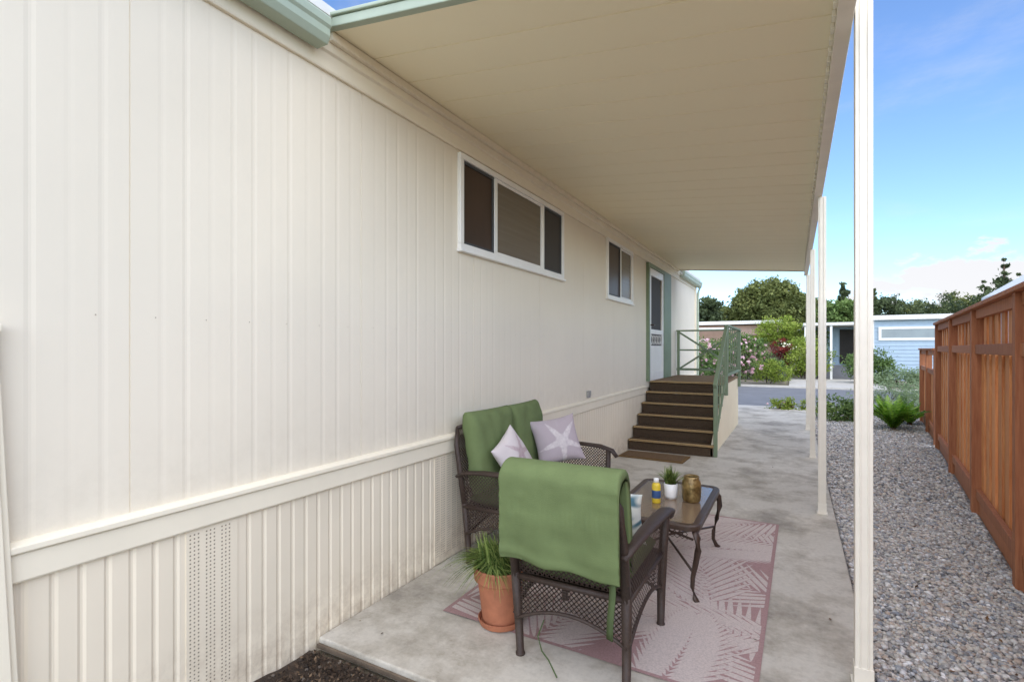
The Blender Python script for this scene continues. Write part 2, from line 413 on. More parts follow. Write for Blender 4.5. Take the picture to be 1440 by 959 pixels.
# ------------------------------------------------------------ mobile home
home=thing('mobile_home',(WX,6,0),'long cream ribbed-metal mobile home with sage gutter','house')
Y0,Y1=-2.5,13.5
def L(y): return y-6
def rib_profile(y0,y1,period,gw,depth,seams=()):
    pts=[]; y=y0
    while y<y1-period:
        pts+=[(0,y),(0,y+period-gw),(-depth,y+period-gw*.65),(-depth,y+period-gw*.35)]
        y+=period
    pts+=[(0,y),(0,y1)]
    return pts
def ribbed(name,pts,z0,z1,material,parent,zf=None):
    mb=MB(); n=len(pts)
    vs=[(p[0],L(p[1]),z0) for p in pts]+[(p[0],L(p[1]),z1) for p in pts]
    mb.add(vs,[(i,i+1,i+1+n,i+n) for i in range(n-1)])
    o=mb.obj(name,material,parent,fixn=False); return o
pts=[]; y=Y0; k=0
while y<Y1-.14:
    if k%12==11:
        pts+=[(0,y),(0,y+.05),(-.004,y+.0515),(-.004,y+.054),(0,y+.0545)]
        y+=.098
    else:
        dd=(.0012,.0007,.0014,.0005,.0010)[k%5]
        pts+=[(0,y),(0,y+.050),(-dd,y+.062),(-dd,y+.070),(-.0001,y+.082)]
        y+=(.098,.092,.104,.098,.098)[k%5]
    k+=1
pts+=[(0,Y1)]
ribbed('wall',pts,.84,2.98,M_wall,home)
ribbed('skirting',rib_profile(Y0,Y1,.078,.026,.0046),-.08,.78,M_skirt,home)
mb=MB(); mb.box(-4.2,-.03,L(Y0),L(Y1),-.08,3.1); mb.obj('body',M_wall,home)
mb=MB()
TP=[(-.02,.752),(.016,.752),(.02,.76),(.02,.845),(.034,.852),(.034,.872),(.008,.885),(-.02,.885)]
mb.prism(TP,'y',L(.45),L(8.6)); mb.obj('skirting_trim',M_trim,home,bevel=.003)
mb=MB(); mb.prism(TP,'y',L(11.2),L(Y1+.02)); mb.obj('skirting_trim',M_trim,home,bevel=.003)
mb=MB(); mb.prism([(-.02,2.965),(.018,2.965),(.022,2.975),(.022,3.055),(.036,3.065),(.036,3.155),(.02,3.168),(-.02,3.168)],'y',L(Y0),L(Y1+.02))
mb.obj('fascia',M_trim,home,bevel=.003)
mb=MB()
for z in (1.62,):
    for k in range(26):
        yy=.88+k*.196
        mb.add([(.002+(.001 if j==6 else 0),L(yy)+(.0028*math.cos(j*1.047) if j<6 else 0),z+(.0028*math.sin(j*1.047) if j<6 else 0)) for j in range(7)],[(j,(j+1)%6,6) for j in range(6)])
mb.obj('screw_heads',M_rust,home,fixn=False)['kind']='stuff'
mb=MB()
def slant(ya,yb,ya2,yb2,x1,z0,z1):
    vs=[(0,L(ya),z0),(x1,L(ya),z0),(x1,L(yb),z0),(0,L(yb),z0),(0,L(ya2),z1),(x1,L(ya2),z1),(x1,L(yb2),z1),(0,L(yb2),z1)]
    mb.add(vs,[(0,3,2,1),(4,5,6,7),(0,1,5,4),(1,2,6,5),(2,3,7,6),(3,0,4,7)])
slant(.40,.685,.36,.615,.038,-.06,1.55)
for k in range(5): slant(.42+k*.053,.42+k*.053+.036,.375+k*.047,.375+k*.047+.034,.048,-.06,1.549)
slant(.36,.62,.36,.62,.055,1.551,1.575)
mb.obj('corner_trim',M_trim,home,bevel=.003)
mb=MB(); mb.box(-.03,.03,L(Y1-.08),L(Y1+.03),.0,3.1); mb.obj('corner_trim',M_trim,home,bevel=.004)
mb=MB()
mb.prism([(-4.25,3.17),(.0,3.17),(.10,3.2),(.10,3.25),(-2.2,3.5),(-4.25,3.3)],'y',L(Y0),L(Y1+.15))
mb.obj('roof',M_roofw,home)
def gutter(ya,yb,name='gutter'):
    mb=MB()
    mb.prism([(.04,3.03),(.12,3.03),(.138,3.065),(.138,3.1),(.148,3.115),(.148,3.15),(.138,3.165),(.10,3.165),(.10,3.06),(.04,3.06)],'y',L(ya),L(yb))
    return mb
mb=gutter(Y0,1.815); mb.obj('gutter',M_green,home,bevel=.004)
mb=gutter(11.3,Y1+.15); mb.obj('gutter',M_green,home,bevel=.004)
mb=MB(); mb.tube([(.10,L(Y1+.06),3.03),(.06,L(Y1+.06),2.9),(.05,L(Y1+.06),2.8),(.05,L(Y1+.06),.15)],.03,8); mb.obj('downspout',M_green,home)
def vent(ya,yb):
    e=bpy.data.objects.new('vent_panel',None); COL.objects.link(e); e.parent=home
    mb=MB(); mb.box(.0,.004,L(ya),L(yb),.0,.75); mb.obj('panel',M_skirt,e)
    mb=MB(); 
    nc=int((yb-ya)/.017)
    for i in range(nc):
        if i%4==3: 
            continue
        yy=ya+.012+i*(yb-ya-.02)/nc
        z=.05
        while z<.73:
            mb.add([(.0052,L(yy),z),(.0052,L(yy)+.006,z),(.0052,L(yy)+.006,z+.006),(.0052,L(yy),z+.006)],[(0,1,2,3)])
            z+=.0165
    o=mb.obj('perforation',M_vent,e,fixn=False); o['kind']='stuff'
vent(1.19,1.41); vent(2.84,3.2)
def window(ya,yb,za,zb,splits,kinds):
    e=bpy.data.objects.new('window',None); COL.objects.link(e); e.parent=home; e.location=(0,L(ya),za)
    W=yb-ya;H=zb-za; mb=MB(); f=.045
    mb.box(-.01,.03,0,W,0,f); mb.box(-.01,.03,0,W,H-f,H); mb.box(-.01,.03,0,f,f,H-f); mb.box(-.01,.03,W-f,W,f,H-f)
    mb.box(.0,.045,-.015,W+.015,-.02,.0)
    for s_ in splits: mb.box(-.01,.022,s_-.018,s_+.018,f,H-f)
    ed=[f]+[s_ for s_ in splits]+[W-f]
    mb.obj('frame',M_white,e,bevel=.004)
    for i in range(len(ed)-1):
        a=ed[i]+(.018 if i else 0); b=ed[i+1]-(.018 if i<len(ed)-2 else 0)
        m={'g':M_glass,'b':M_glass2,'s':M_screen}[kinds[i]]
        mb=MB()
        q=.022; x0=.002
        mb.box(x0,.014,a,b,f,f+q,1); mb.box(x0,.014,a,b,H-f-q,H-f,1); mb.box(x0,.014,a,a+q,f+q,H-f-q,1); mb.box(x0,.014,b-q,b,f+q,H-f-q,1)
        mb.add([(.004,a+q,f+q),(.004,b-q,f+q),(.004,b-q,H-f-q),(.004,a+q,H-f-q)],[(0,1,2,3)],0)
        mb.obj('pane',[m,M_white if kinds[i]=='b' else M_rock],e,fixn=False)
window(3.12,5.06,2.235,2.95,[.52,1.44],['g','b','s'])
window(6.52,7.74,2.17,2.97,[.61],['g','b'])
# door
e=bpy.data.objects.new('door',None); COL.objects.link(e); e.parent=home; e.location=(0,L(8.62),.95)
mb=MB(); mb.box(-.01,.05,0,.08,0,2.0); mb.box(-.01,.05,.08,1.14,1.93,2.0); mb.box(-.01,.05,1.14,1.76,0,2.0)
mb.obj('casing',M_dgreen,e,bevel=.004)
mb=MB(); mb.box(.0,.04,.085,.19,.0,1.925); mb.box(.0,.04,1.03,1.135,0,1.925); mb.box(0,.04,.19,1.03,1.8,1.925); mb.box(0,.04,.19,1.03,0,.14); mb.box(0,.04,.19,1.03,.8,.88)
mb.box(0,.03,.19,1.03,.14,.60)
mb.obj('frame',M_white,e,bevel=.004)
mb=MB(); mb.add([(.012,.19,.60),(.012,1.03,.60),(.012,1.03,.8),(.012,.19,.8)],[(0,1,2,3)]); mb.add([(.012,.19,.88),(.012,1.03,.88),(.012,1.03,1.8),(.012,.19,1.8)],[(0,1,2,3)]); mb.obj('screen',M_screen,e,fixn=False)
mb=MB()
for k in range(7):
    yy=.25+k*.12
    mb.tube([(.03,yy+.05*math.cos(a*.5),.70+.08*math.sin(a*.5)) for a in range(0,13)],.006,5)
mb.obj('scrollwork',M_white,e,smooth=True)
mb=MB(); mb.tube([(.04,.15,.95),(.09,.15,.95),(.09,.22,.95)],.011,8); mb.obj('handle',M_bronze,e,smooth=True)
mb=MB(); mb.box(.0,.03,L(5.80),L(5.865),.91,.99); mb.box(.03,.036,L(5.797),L(5.868),.93,.993); mb.obj('outlet',M_grey,home,bevel=.004)

# ------------------------------------------------------------ patio awning (front edge slightly out of square)
aw=thing('patio_awning',(-1,6,0),'cream aluminium patio awning roof on slim square posts','awning')
XE=.224; YA,YB=1.89,11.1; SK=.115
def zbm(y): return 2.865+.055*max(0,(7-y)/5)**1.4
def zc(x,y): return 3.165-(x-WX)/(.25-WX)*(3.165-(zbm(y)+.095))
def sy(x,y): return y+SK*(x-WX)*max(0,1-(y-YA)/(YB-YA))
mb=MB()
pr=[]; y=YA
while y<YB-.01:
    w=min(.3,YB-y)
    pr+=[(y,0),(y+w*.965,0),(y+w*.97,.008),(y+w*.99,.008)]
    y+=.3
pr+=[(YB,0)]
n=len(pr); xa,xb=WX+.037,XE
vs=[(xa+1,sy(xa,p[0])-6,zc(xa,p[0])+p[1]) for p in pr]+[(xb+1,sy(xb,p[0])-6,zc(xb,p[0])+p[1]) for p in pr]
mb.add(vs,[(i,i+n,i+1+n,i+1) for i in range(n-1)])
vs=[(xa+1,sy(xa,YA)-6,zc(xa,YA)+.06),(xb+1,sy(xb,YA)-6,zc(xb,YA)+.06),(xb+1,YB-6,zc(xb,YB)+.08),(xa+1,YB-6,zc(xa,YB)+.08)]
mb.add(vs,[(0,1,2,3)])
mb.obj('roof',M_ceil,aw,fixn=False)
def slopebar(mb,y0,y1,dz0,dz1,x0=WX+.04,x1=XE+.01,mi=0):
    vs=[]
    for yy in (y0,y1):
        for x,dz in ((x0,dz0),(x1,dz0),(x1,dz1),(x0,dz1)): vs.append((x+1,sy(x,yy)-6,zc(x,yy)+dz))
    mb.add(vs,[(0,1,2,3),(7,6,5,4),(0,4,5,1),(1,5,6,2),(2,6,7,3),(3,7,4,0)],mi)
mb=MB(); slopebar(mb,YA-.045,YA-.001,-.008,.042); slopebar(mb,YA-.058,YA-.001,.044,.062); slopebar(mb,YA-.036,YA-.001,.064,.08)
mb.obj('front_fascia',M_green,aw,bevel=.005)
mb=MB(); slopebar(mb,YB+.001,YB+.05,-.02,.08); mb.obj('rear_fascia',M_trim,aw,bevel=.005)
mb=MB(); mb.box(xa+1-.001,xa+1.03,YA-6,YB-6,zc(xa,5)-.05,zc(xa,5)-.004); mb.obj('ledger',M_trim,aw,bevel=.004)
def ybar(mb,x0,x1,za,zb,y0,y1,ns=16):
    ys=[y0+(y1-y0)*i/ns for i in range(ns+1)]; vs=[];fs=[]
    for y in ys:
        b=zbm(y)
        vs+=[(x0+1,y-6,b+za),(x1+1,y-6,b+za),(x1+1,y-6,b+zb),(x0+1,y-6,b+zb)]
    for i in range(ns):
        for j in range(4): fs.append((4*i+j,4*i+(j+1)%4,4*i+4+(j+1)%4,4*i+4+j))
    fs+=[(0,1,2,3),(4*ns+3,4*ns+2,4*ns+1,4*ns)]
    mb.add(vs,fs)
YF=YA+SK*(XE-WX)
mb=MB(); ybar(mb,.165,.216,.014,.093,YF+.02,YB); ybar(mb,.158,.222,0,.0135,YF+.021,YB-.001)
y=YF+.02
while y<YB-.06:
    b=zbm(y); mb.box(1.148,1.164,y-6,y-6+.05,b+.066,b+.098); y+=.1
mb.obj('beam',M_post,aw,bevel=.003)
mb=MB(); ybar(mb,XE+.001,XE+.010,.075,.165,YF,YB); mb.obj('side_fascia',M_trim,aw,bevel=.003)
def postmesh(h,w=.033):
    mb=MB()
    mb.box(-w,w,-w,w,0,h); mb.box(-w-.012,w+.012,-w-.012,w+.012,0,.012)
    mb.box(-w-.004,w+.004,-w-.004,w+.004,.0125,.09)
    for dx in (-.015,.015): mb.box(dx-.003,dx+.003,-w-.004,-w-.0005,.0905,h)
    return mb
postmesh(3.07).obj('post',M_post,aw,loc=(.270+1,2.76-6,0),bevel=.004)
for yy in (5.45,8.2,10.95):
    postmesh(zbm(yy)-.002,.031).obj('post',M_post,aw,loc=(.222+1,yy-6,0),bevel=.004)

# ------------------------------------------------------------ porch stairs
st=thing('porch_stairs',(-1.58,7.5,0),'brown carpeted porch steps with green wooden railing','stairs')
SX0,SX1=WX+.02+1.58,-.985+1.58
RI=.158
for k in range(6):
    z=RI*(k+1); y=k*.26
    yb=y+.26 if k<5 else 3.6
    mb=MB(); mb.box(SX0,SX1,y+.02,y+.045,z-RI+.001,z-.037,0); mb.obj('riser',M_carpet,st)
    mb=MB(); mb.box(SX0,SX1+.01,y+.036,yb+.02,z-.03,z,0 if k<5 else 1)
    mb.box(SX0,SX1+.012,y-.006,y+.035,z-.026,z+.004,2)
    mb.obj('tread' if k<5 else 'landing',[M_carpet,M_deck,M_nose],st,bevel=.005)
Lz=RI*6
mb=MB()
mb.prism([(0.02,0),(3.58,0),(3.58,Lz-.035),(1.34,Lz-.035),(.02,.12)],'x',SX1-.03,SX1-.005)
for k in range(24):
    y=.12+k*.15; zt=min(Lz-.04,.12+(y)*.62)
    mb.box(SX1-.006,SX1+.006,y,y+.03,0,zt)
mb.obj('side_panel',M_trim,st)
mb=MB(); mb.box(SX0,SX1-.03,3.55,3.58,0,Lz-.035); mb.obj('side_panel',M_trim,st)
rl=bpy.data.objects.new('railing',None); COL.objects.link(rl); rl.parent=st
RX=SX1+.03
def gpost(x,y,z0,z1,w=.026):
    mb=MB(); mb.box(x-w,x+w,y-w,y+w,z0,z1); mb.obj('post',M_dgreen,rl,bevel=.006)
gpost(RX,.06,0,.98); gpost(RX,1.34,Lz-.2,Lz+.92); gpost(RX,3.55,Lz-.2,Lz+.92); gpost(SX0+.04,3.55,Lz,Lz+.92); 
mb=MB()
def bar(a,b,w=.02,h=.035,up=(0,0,1)): mb.tube([a,b],(w*1.41,h*1.41),4,up=up)
bar((RX,0,.98),(RX,1.36,Lz+.9),.024,.024)
bar((RX,.06,.25),(RX,1.34,Lz+.1),.012,.022)
for k in range(1,6):
    y=.06+k*.213; f=k/6
    bar((RX,y,.25+f*(Lz-.15)),(RX,y,.95+f*(Lz-.08)),.008,.008)
bar((RX,1.34,Lz+.92),(RX,3.58,Lz+.92),.030,.014); bar((RX,1.34,Lz+.12),(RX,3.55,Lz+.12),.012,.022)
for k in range(1,7): bar((RX,1.34+k*.315,Lz+.12),(RX,1.34+k*.315,Lz+.9),.008,.008)
bar((SX0,3.55,Lz+.92),(RX,3.55,Lz+.92),.032,.016); bar((SX0,3.55,Lz+.12),(RX,3.55,Lz+.12),.014,.024); 
bar((SX0+.04,3.56,Lz+.12),(RX,3.56,Lz+.9),.012,.018); bar((SX0+.04,3.535,Lz+.9),(RX,3.535,Lz+.12),.012,.018)
bar((SX0+.04,3.55,Lz+.52),(RX,3.55,Lz+.52),.012,.016)
mb.obj('rail',M_dgreen,rl)
mb=MB(); mb.box(-.45,.42,-.22,.22,0.002,.018,0); mb.box(-.41,.38,-.18,.18,.018,.022,1)
tag(mb.obj('doormat',[M_mat,mat('coir_dark',S(108,84,58),.95,.3,40,.5,200)],loc=(-1.68,7.14,.0),rot=(0,0,R(-3))),'brown coir doormat at the foot of the steps','doormat')

# ------------------------------------------------------------ rug
def rug():
    W,H=1.62,2.55; nx,ny=400,630
    xs=np.linspace(0,W,nx); ys=np.linspace(0,H,ny)
    X,Y=np.meshgrid(xs,ys); A=np.zeros_like(X)
    g=random.Random(21)
    def leaflet(a,b,w,val):
        dx,dy=b[0]-a[0],b[1]-a[1]; Ln=math.hypot(dx,dy); ux,uy=dx/Ln,dy/Ln
        m=w*2
        i0=np.searchsorted(ys,min(a[1],b[1])-m); i1=np.searchsorted(ys,max(a[1],b[1])+m)
        j0=np.searchsorted(xs,min(a[0],b[0])-m); j1=np.searchsorted(xs,max(a[0],b[0])+m)
        if i1<=i0 or j1<=j0: return
        x=X[i0:i1,j0:j1]-a[0]; y=Y[i0:i1,j0:j1]-a[1]
        s=np.clip((x*ux+y*uy)/Ln,0,1); p=np.abs(-x*uy+y*ux)
        hw=w*np.sin(np.pi*s**.7)+.0008
        inside=np.clip((hw-p)/.004+.5,0,1)*((x*ux+y*uy)>0)*((x*ux+y*uy)<Ln)
        sub=A[i0:i1,j0:j1]
        if val: np.maximum(sub,inside,out=sub)
        else: np.minimum(sub,1-inside,out=sub)
    fr=[(-.1,.1,35,1.3),(1.75,.1,125,1.25),(-.15,1.0,12,1.25),(1.8,1.05,160,1.3),(.2,1.3,70,1.25),(1.3,.85,100,1.2),(-.15,1.9,20,1.15),(1.75,1.9,150,1.2),(.7,2.75,-100,1.15),(1.75,2.7,-140,1.2),(.55,-.2,85,1.15),(-.15,2.7,-45,1.1),(1.7,.6,185,1.0),(.9,1.55,35,.9),(1.2,-.15,75,.8)]
    for (bx,by,ang,ln) in fr:
        a0=R(ang); cur=g.uniform(-.6,.6)
        pts=[]; x,y=bx,by; n=21
        for i in range(n):
            pts.append((x,y,a0+cur*i/n)); x+=math.cos(a0+cur*i/n)*ln/n; y+=math.sin(a0+cur*i/n)*ln/n
        for val in (0,1):
            for i,(x,y,a) in enumerate(pts):
                t=i/n; l=.50*ln*math.sin(math.pi*(t*.8+.18))**.7
                for sd in (-1,1):
                    aa=a+sd*(.80-.52*t)
                    leaflet((x,y),(x+math.cos(aa)*l,y+math.sin(aa)*l),.0175 if val else .0235,val)
    b=.022
    edge=(X<b)|(X>W-b)|(Y<b)|(Y>H-b); A[edge]=0
    Z=.006+.0015*np.sin(X*9)*np.sin(Y*7+1)
    V=np.stack([X,Y,Z],-1).reshape(-1,3)
    idx=np.arange(nx*ny).reshape(ny,nx)
    F=np.stack([idx[:-1,:-1],idx[:-1,1:],idx[1:,1:],idx[1:,:-1]],-1).reshape(-1,4)
    me=bpy.data.meshes.new('outdoor_rug'); me.vertices.add(len(V)); me.vertices.foreach_set('co',V.astype(np.float32).ravel())
    me.loops.add(F.size); me.loops.foreach_set('vertex_index',F.astype(np.int32).ravel())
    me.polygons.add(len(F)); me.polygons.foreach_set('loop_start',np.arange(0,F.size,4,dtype=np.int32)); me.update(calc_edges=True)
    at_=me.attributes.new('tint','FLOAT','POINT'); at_.data.foreach_set('value',A.astype(np.float32).ravel())
    m,t,bb=nt('rug_weave')
    a=N(t,'ShaderNodeAttribute'); a.attribute_name='tint'
    rp=ramp(t,[(.25,S(172,140,137)),(.75,S(207,193,185))]); t.links.new(a.outputs['Fac'],rp.inputs[0])
    tc=N(t,'ShaderNodeTexCoord'); w1=N(t,'ShaderNodeTexWave'); w1.bands_direction='Y'; w1.inputs['Scale'].default_value=40
    t.links.new(tc.outputs['Object'],w1.inputs[0])
    nz=N(t,'ShaderNodeTexNoise'); nz.inputs['Scale'].default_value=120; t.links.new(tc.outputs['Object'],nz.inputs[0])
    r2=ramp(t,[(.3,(.66,.66,.66,1)),(.6,(1,1,1,1))]); t.links.new(nz.outputs['Fac'],r2.inputs[0])
    mx=N(t,'ShaderNodeMixRGB',blend_type='MULTIPLY'); mx.inputs[0].default_value=.6
    t.links.new(rp.outputs[0],mx.inputs[1]); t.links.new(r2.outputs[0],mx.inputs[2]); t.links.new(mx.outputs[0],bb.inputs['Base Color'])
    bb.inputs['Roughness'].default_value=.85; bb.inputs['Specular IOR Level'].default_value=.2
    bp=N(t,'ShaderNodeBump'); bp.inputs['Strength'].default_value=.4; bp.inputs['Distance'].default_value=.003
    t.links.new(w1.outputs['Fac'],bp.inputs['Height']); t.links.new(bp.outputs[0],bb.inputs['Normal'])
    me.materials.append(m)
    o=bpy.data.objects.new('outdoor_rug',me); COL.objects.link(o); o.location=(-1.76,2.37,0); o.rotation_euler=(0,0,R(-.6))
    tag(o,'dusty pink outdoor rug with cream palm leaf pattern','rug')
rug()

# ------------------------------------------------------------ soft goods
def cushion_mesh(w,h,t,p=8,q=.5,n=28,pinch=0,wr=.004,seed=0,colf=None):
    vs=[];fs=[]; tv=[]
    us=[math.sin(math.pi/2*(-1+2*i/n)) for i in range(n+1)]
    for sgn in (1,-1):
        for v in us:
            for u in us:
                e=(max(0,1-abs(u)**p)*max(0,1-abs(v)**p))**q
                x=u*w/2*(1-pinch*(1-v*v)*abs(u)); y=v*h/2*(1-pinch*(1-u*u)*abs(v))
                nz_=noise.noise(Vector((x*9+seed,y*9,sgn*3)))*wr*min(1,e*2)
                vs.append((x,y,sgn*(t/2*e)+nz_))
                tv.append(colf(x,y,sgn) if colf else .5)
    m=n+1
    for s_ in (0,1):
        for j in range(n):
            for i in range(n):
                a=s_*m*m+j*m+i; f=(a,a+1,a+1+m,a+m)
                fs.append(f if s_==0 else f[::-1])
    return vs,fs,tv
def cushion(name,w,h,t,material,parent,loc,rot,**kw):
    vs,fs,tv=cushion_mesh(w,h,t,**kw)
    me=bpy.data.meshes.new(name); me.from_pydata(vs,[],fs); me.materials.append(material)
    a=me.attributes.new('tint','FLOAT','POINT'); a.data.foreach_set('value',tv)
    import bmesh
    bm=bmesh.new(); bm.from_mesh(me); bmesh.ops.remove_doubles(bm,verts=bm.verts,dist=.0002); bm.to_mesh(me); bm.free()
    me.polygons.foreach_set('use_smooth',[True]*len(me.polygons))
    o=bpy.data.objects.new(name,me); COL.objects.link(o); o.location=loc; o.rotation_euler=rot
    if parent: o.parent=parent
    return o

def lattice(mb,f,W,H,pitch,w,keep=None):
    """diagonal ribbons over the (u,v) rectangle mapped by f"""
    for sgn in (1,-1):
        c=-H if sgn==1 else 0
        end=W if sgn==1 else W+H
        while c<end:
            v=0; step=pitch
            while v<H-1e-6:
                v2=min(H,v+step)
                ua,ub=c+sgn*v,c+sgn*v2
                if (0<=ua<=W) and (0<=ub<=W) and (keep is None or keep((ua+ub)/2,(v+v2)/2)):
                    a=Vector(f(ua-w/2,v)); b=Vector(f(ua+w/2,v)); d=Vector(f(ub+w/2,v2)); e=Vector(f(ub-w/2,v2))
                    mb.add([a,b,d,e],[(0,1,2,3)])
                v=v2
            c+=pitch
def seat(name,hw,loc,rotz,label,cat,ncush,drape):
    e=thing(name,loc,label,cat,rotz)
    for sx in (-1,1):
        mb=MB(); mb.tube([(sx*(hw-.01),-.29,0),(sx*(hw-.01),-.29,.012),(sx*(hw-.01),-.29,.0125),(sx*(hw-.005),-.30,.2),(sx*hw,-.32,.42)],[.023,.023,.019,.022,.024],10)
        mb.obj('leg',M_wick,e,smooth=True)
        mb=MB(); mb.tube([(sx*(hw+.005),.31,0),(sx*(hw+.005),.31,.012),(sx*(hw+.005),.31,.0125),(sx*(hw+.01),.30,.2),(sx*(hw+.02),.30,.42),(sx*(hw+.035),.30,.63)],[.023,.023,.019,.023,.024,.022],10)
        mb.obj('leg',M_wick,e,smooth=True)
        mb=MB()
        pts=[(sx*(hw),-.38,.60),(sx*(hw+.02),-.30,.635),(sx*(hw+.035),-.15,.655),(sx*(hw+.045),.05,.66),(sx*(hw+.05),.22,.652),(sx*(hw+.045),.33,.625),(sx*(hw+.035),.375,.575)]
        mb.tube(pts,[(.022,.014),(.028,.015),(.034,.016),(.038,.017),(.038,.017),(.034,.016),(.022,.014)],10)
        def fs(u,v):
            y=-.32+u; z=.18+v
            return (sx*(hw+.012+.02*max(0,(z-.3))+.006*math.sin(u*5)),y,z)
        def kp(u,v):
            z=.18+v; y=-.32+u
            return z> .2+.10*(1-((y)/.34)**2)-.02
        lattice(mb,fs,.62,.46,.025,.0088,kp)
        mb.tube([(sx*(hw+.012),-.31+i*.0615,.19+.10*(1-((-.31+i*.0615)/.34)**2)) for i in range(11)],.009,7)
        mb.tube([(sx*(hw+.01),-.32,.40),(sx*(hw+.015),.30,.40)],.014,7)
        mb.obj('arm',M_wick,e,smooth=True)
    def yb(z): return -.32-(z-.42)*.19
    mb=MB()
    top=.895 if drape else .93
    for sx in (-1,1): mb.tube([(sx*hw,-.32,.40),(sx*hw,yb(.65),.65),(sx*(hw-.01),yb(.82),.82),(sx*(hw-.05),yb(top),top)],[.022,.02,.019,.015],8)
    hump=.006 if drape else .02
    mb.tube([((hw-.05)*(-1+2*i/10),yb(top)-.004*(1-(-1+i/5)**2),top+hump*(1-(-1+i/5)**2)) for i in range(11)],.015,8)
    mb.tube([(-hw,-.32,.40),(hw,-.32,.40)],.015,7)
    lattice(mb,lambda u,v:(-hw+u,yb(.42+v)+.004,.42+v),2*hw,top-.43,.025,.0088)
    def kpb(u,v): 
        x=-hw+u; return .18+v> .19+.08*(1-(x/hw)**2)
    lattice(mb,lambda u,v:(-hw+u,-.315,.18+v),2*hw,.22,.025,.0088,kpb)
    mb.tube([(-hw+i*2*hw/12,-.315,.185+.08*(1-(-1+i/6)**2)) for i in range(13)],.009,7)
    mb.obj('backrest',M_wick,e,smooth=True)
    mb=MB()
    mb.tube([(-hw,.30,.40),(hw,.30,.40)],.018,7)
    lattice(mb,lambda u,v:(-hw+u,.305,.18+v),2*hw,.22,.025,.0088,kpb)
    mb.tube([(-hw+i*2*hw/12,.305,.185+.08*(1-(-1+i/6)**2)) for i in range(13)],.009,7)
    mb.box(-hw+.01,hw-.01,-.3,.29,.375,.39)
    mb.obj('seat',M_wick,e)
    cw=(2*hw-.03)/ncush
    for i in range(ncush):
        x=-hw+.015+cw*(i+.5)
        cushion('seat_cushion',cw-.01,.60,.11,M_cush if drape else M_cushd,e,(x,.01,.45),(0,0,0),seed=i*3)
        if not drape:
            cushion('back_cushion',cw-.050,.60,.15,M_cush,e,(x,-.295+.01*i,.745+.006*i),(R(-79-2*i),0,R(3-6*i)),p=7,q=.45,wr=.018,seed=i*7+1,pinch=.015)
    if drape:
        # thin quilted cover: slopes over the top rail, seam at the fold, flap behind
        loop=[(-.24,.50),(-.245,.60),(-.265,.75),(-.29,.88),(-.315,.945),(-.36,.978),(-.43,.968),(-.468,.915),(-.472,.82),(-.464,.70),(-.457,.58),(-.450,.530),
              (-.438,.535),(-.446,.66),(-.455,.80),(-.452,.89),(-.42,.940),(-.36,.948),(-.335,.85),(-.315,.72),(-.295,.58),(-.285,.50)]
        k=len(loop); M_=[]
        for i in range(k):
            p0,p1,p2,p3=[Vector((0,)+loop[(i+j)%k]) for j in (-1,0,1,2)]
            for s_ in range(4):
                t=s_/4; M_.append(.5*((2*p1)+(-p0+p2)*t+(2*p0-5*p1+4*p2-p3)*t*t+(-p0+3*p1-3*p2+p3)*t**3))
        n=len(M_); nu=80; vs=[];fs=[]
        for a in range(nu+1):
            u=-1+2*a/nu
            for i,p in enumerate(M_):
                outer=i<12*4-3
                x=u*(hw+.008)+.006*u*max(0,(.75-p.z))*2*(1 if p.y<-.43 else 0)
                q=p.copy()
                if outer:
                    dz=noise.noise(Vector((x*4,p.z*4,p.y*4)))*.008+noise.noise(Vector((x*18,p.z*9,3)))*.003
                    dz+=.009*noise.noise(Vector((x*2.5+p.z*7,p.z*20,8)))
                    # pulled creases running down from the fold
                    dz+=.010*max(0,(p.z-.74)/.2)*abs(noise.noise(Vector((x*7+p.z*14,p.z*16,18))))
                    q.y-=dz*(1 if p.y<-.36 else -1)
                    if p.z>.93: q.z+=.005*noise.noise(Vector((x*10,1,2)))+.003
                    if p.y<-.44:
                        q.y+=.010*math.exp(-((p.z-.80-.008*math.sin(x*5))/.008)**2)
                        q.y-=.008*abs(noise.noise(Vector((x*45,0,6))))*math.exp(-((p.z-.772)/.03)**2)
                        q.y-=.005*math.exp(-((p.z-.555)/.006)**2)
                if p.y<-.42 and p.z<.72:
                    q.z+= (.004*math.sin(u*7+1)+.006*noise.noise(Vector((x*8,0,0)))-.008*u)*(.72-p.z)/.18
                    q.y-= .010*math.sin(u*6+2)*(.72-p.z)/.18
                er=max(0,(abs(u)-.965)/.035)
                if er>0 and p.z>.9: q.z-=.010*er**2
                vs.append((x,q.y,q.z))
        for a in range(nu):
            for i in range(n): fs.append((a*n+i,a*n+(i+1)%n,(a+1)*n+(i+1)%n,(a+1)*n+i))
        mb=MB(); mb.add(vs,fs)
        for base in (0,nu*n):
            half=n//2
            for i in range(half-1):
                mb.f.append((base+i,base+i+1,base+(n-9-i)%n,base+(n-8-i)%n)); mb.m.append(0); mb.t.append(.5)
        mb.obj('back_cushion',M_cush,e,smooth=True)
        mb=MB(); x0=hw-.035
        vs=[];
        for i in range(9):
            z=.60-i*.040; vs+=[(x0-.010+.008*math.sin(i*.5),-.44+.010*math.sin(i*.9),z),(x0+.020+.008*math.sin(i*.5),-.452+.010*math.sin(i*.9),z)]
        mb.add(vs,[(2*i,2*i+1,2*i+3,2*i+2) for i in range(8)]); o=mb.obj('strap',M_cushd,e,smooth=True,fixn=False)
        sm=o.modifiers.new('s','SOLIDIFY'); sm.thickness=.005
        mb=MB(); mb.tube([(-.12,-.325,.22),(-.14,-.35,.15),(-.11,-.37,.10),(-.08,-.36,.06),(-.02,-.4,.02)],.0035,6); mb.obj('tie_cord',M_cushd,e,smooth=True)
    return e
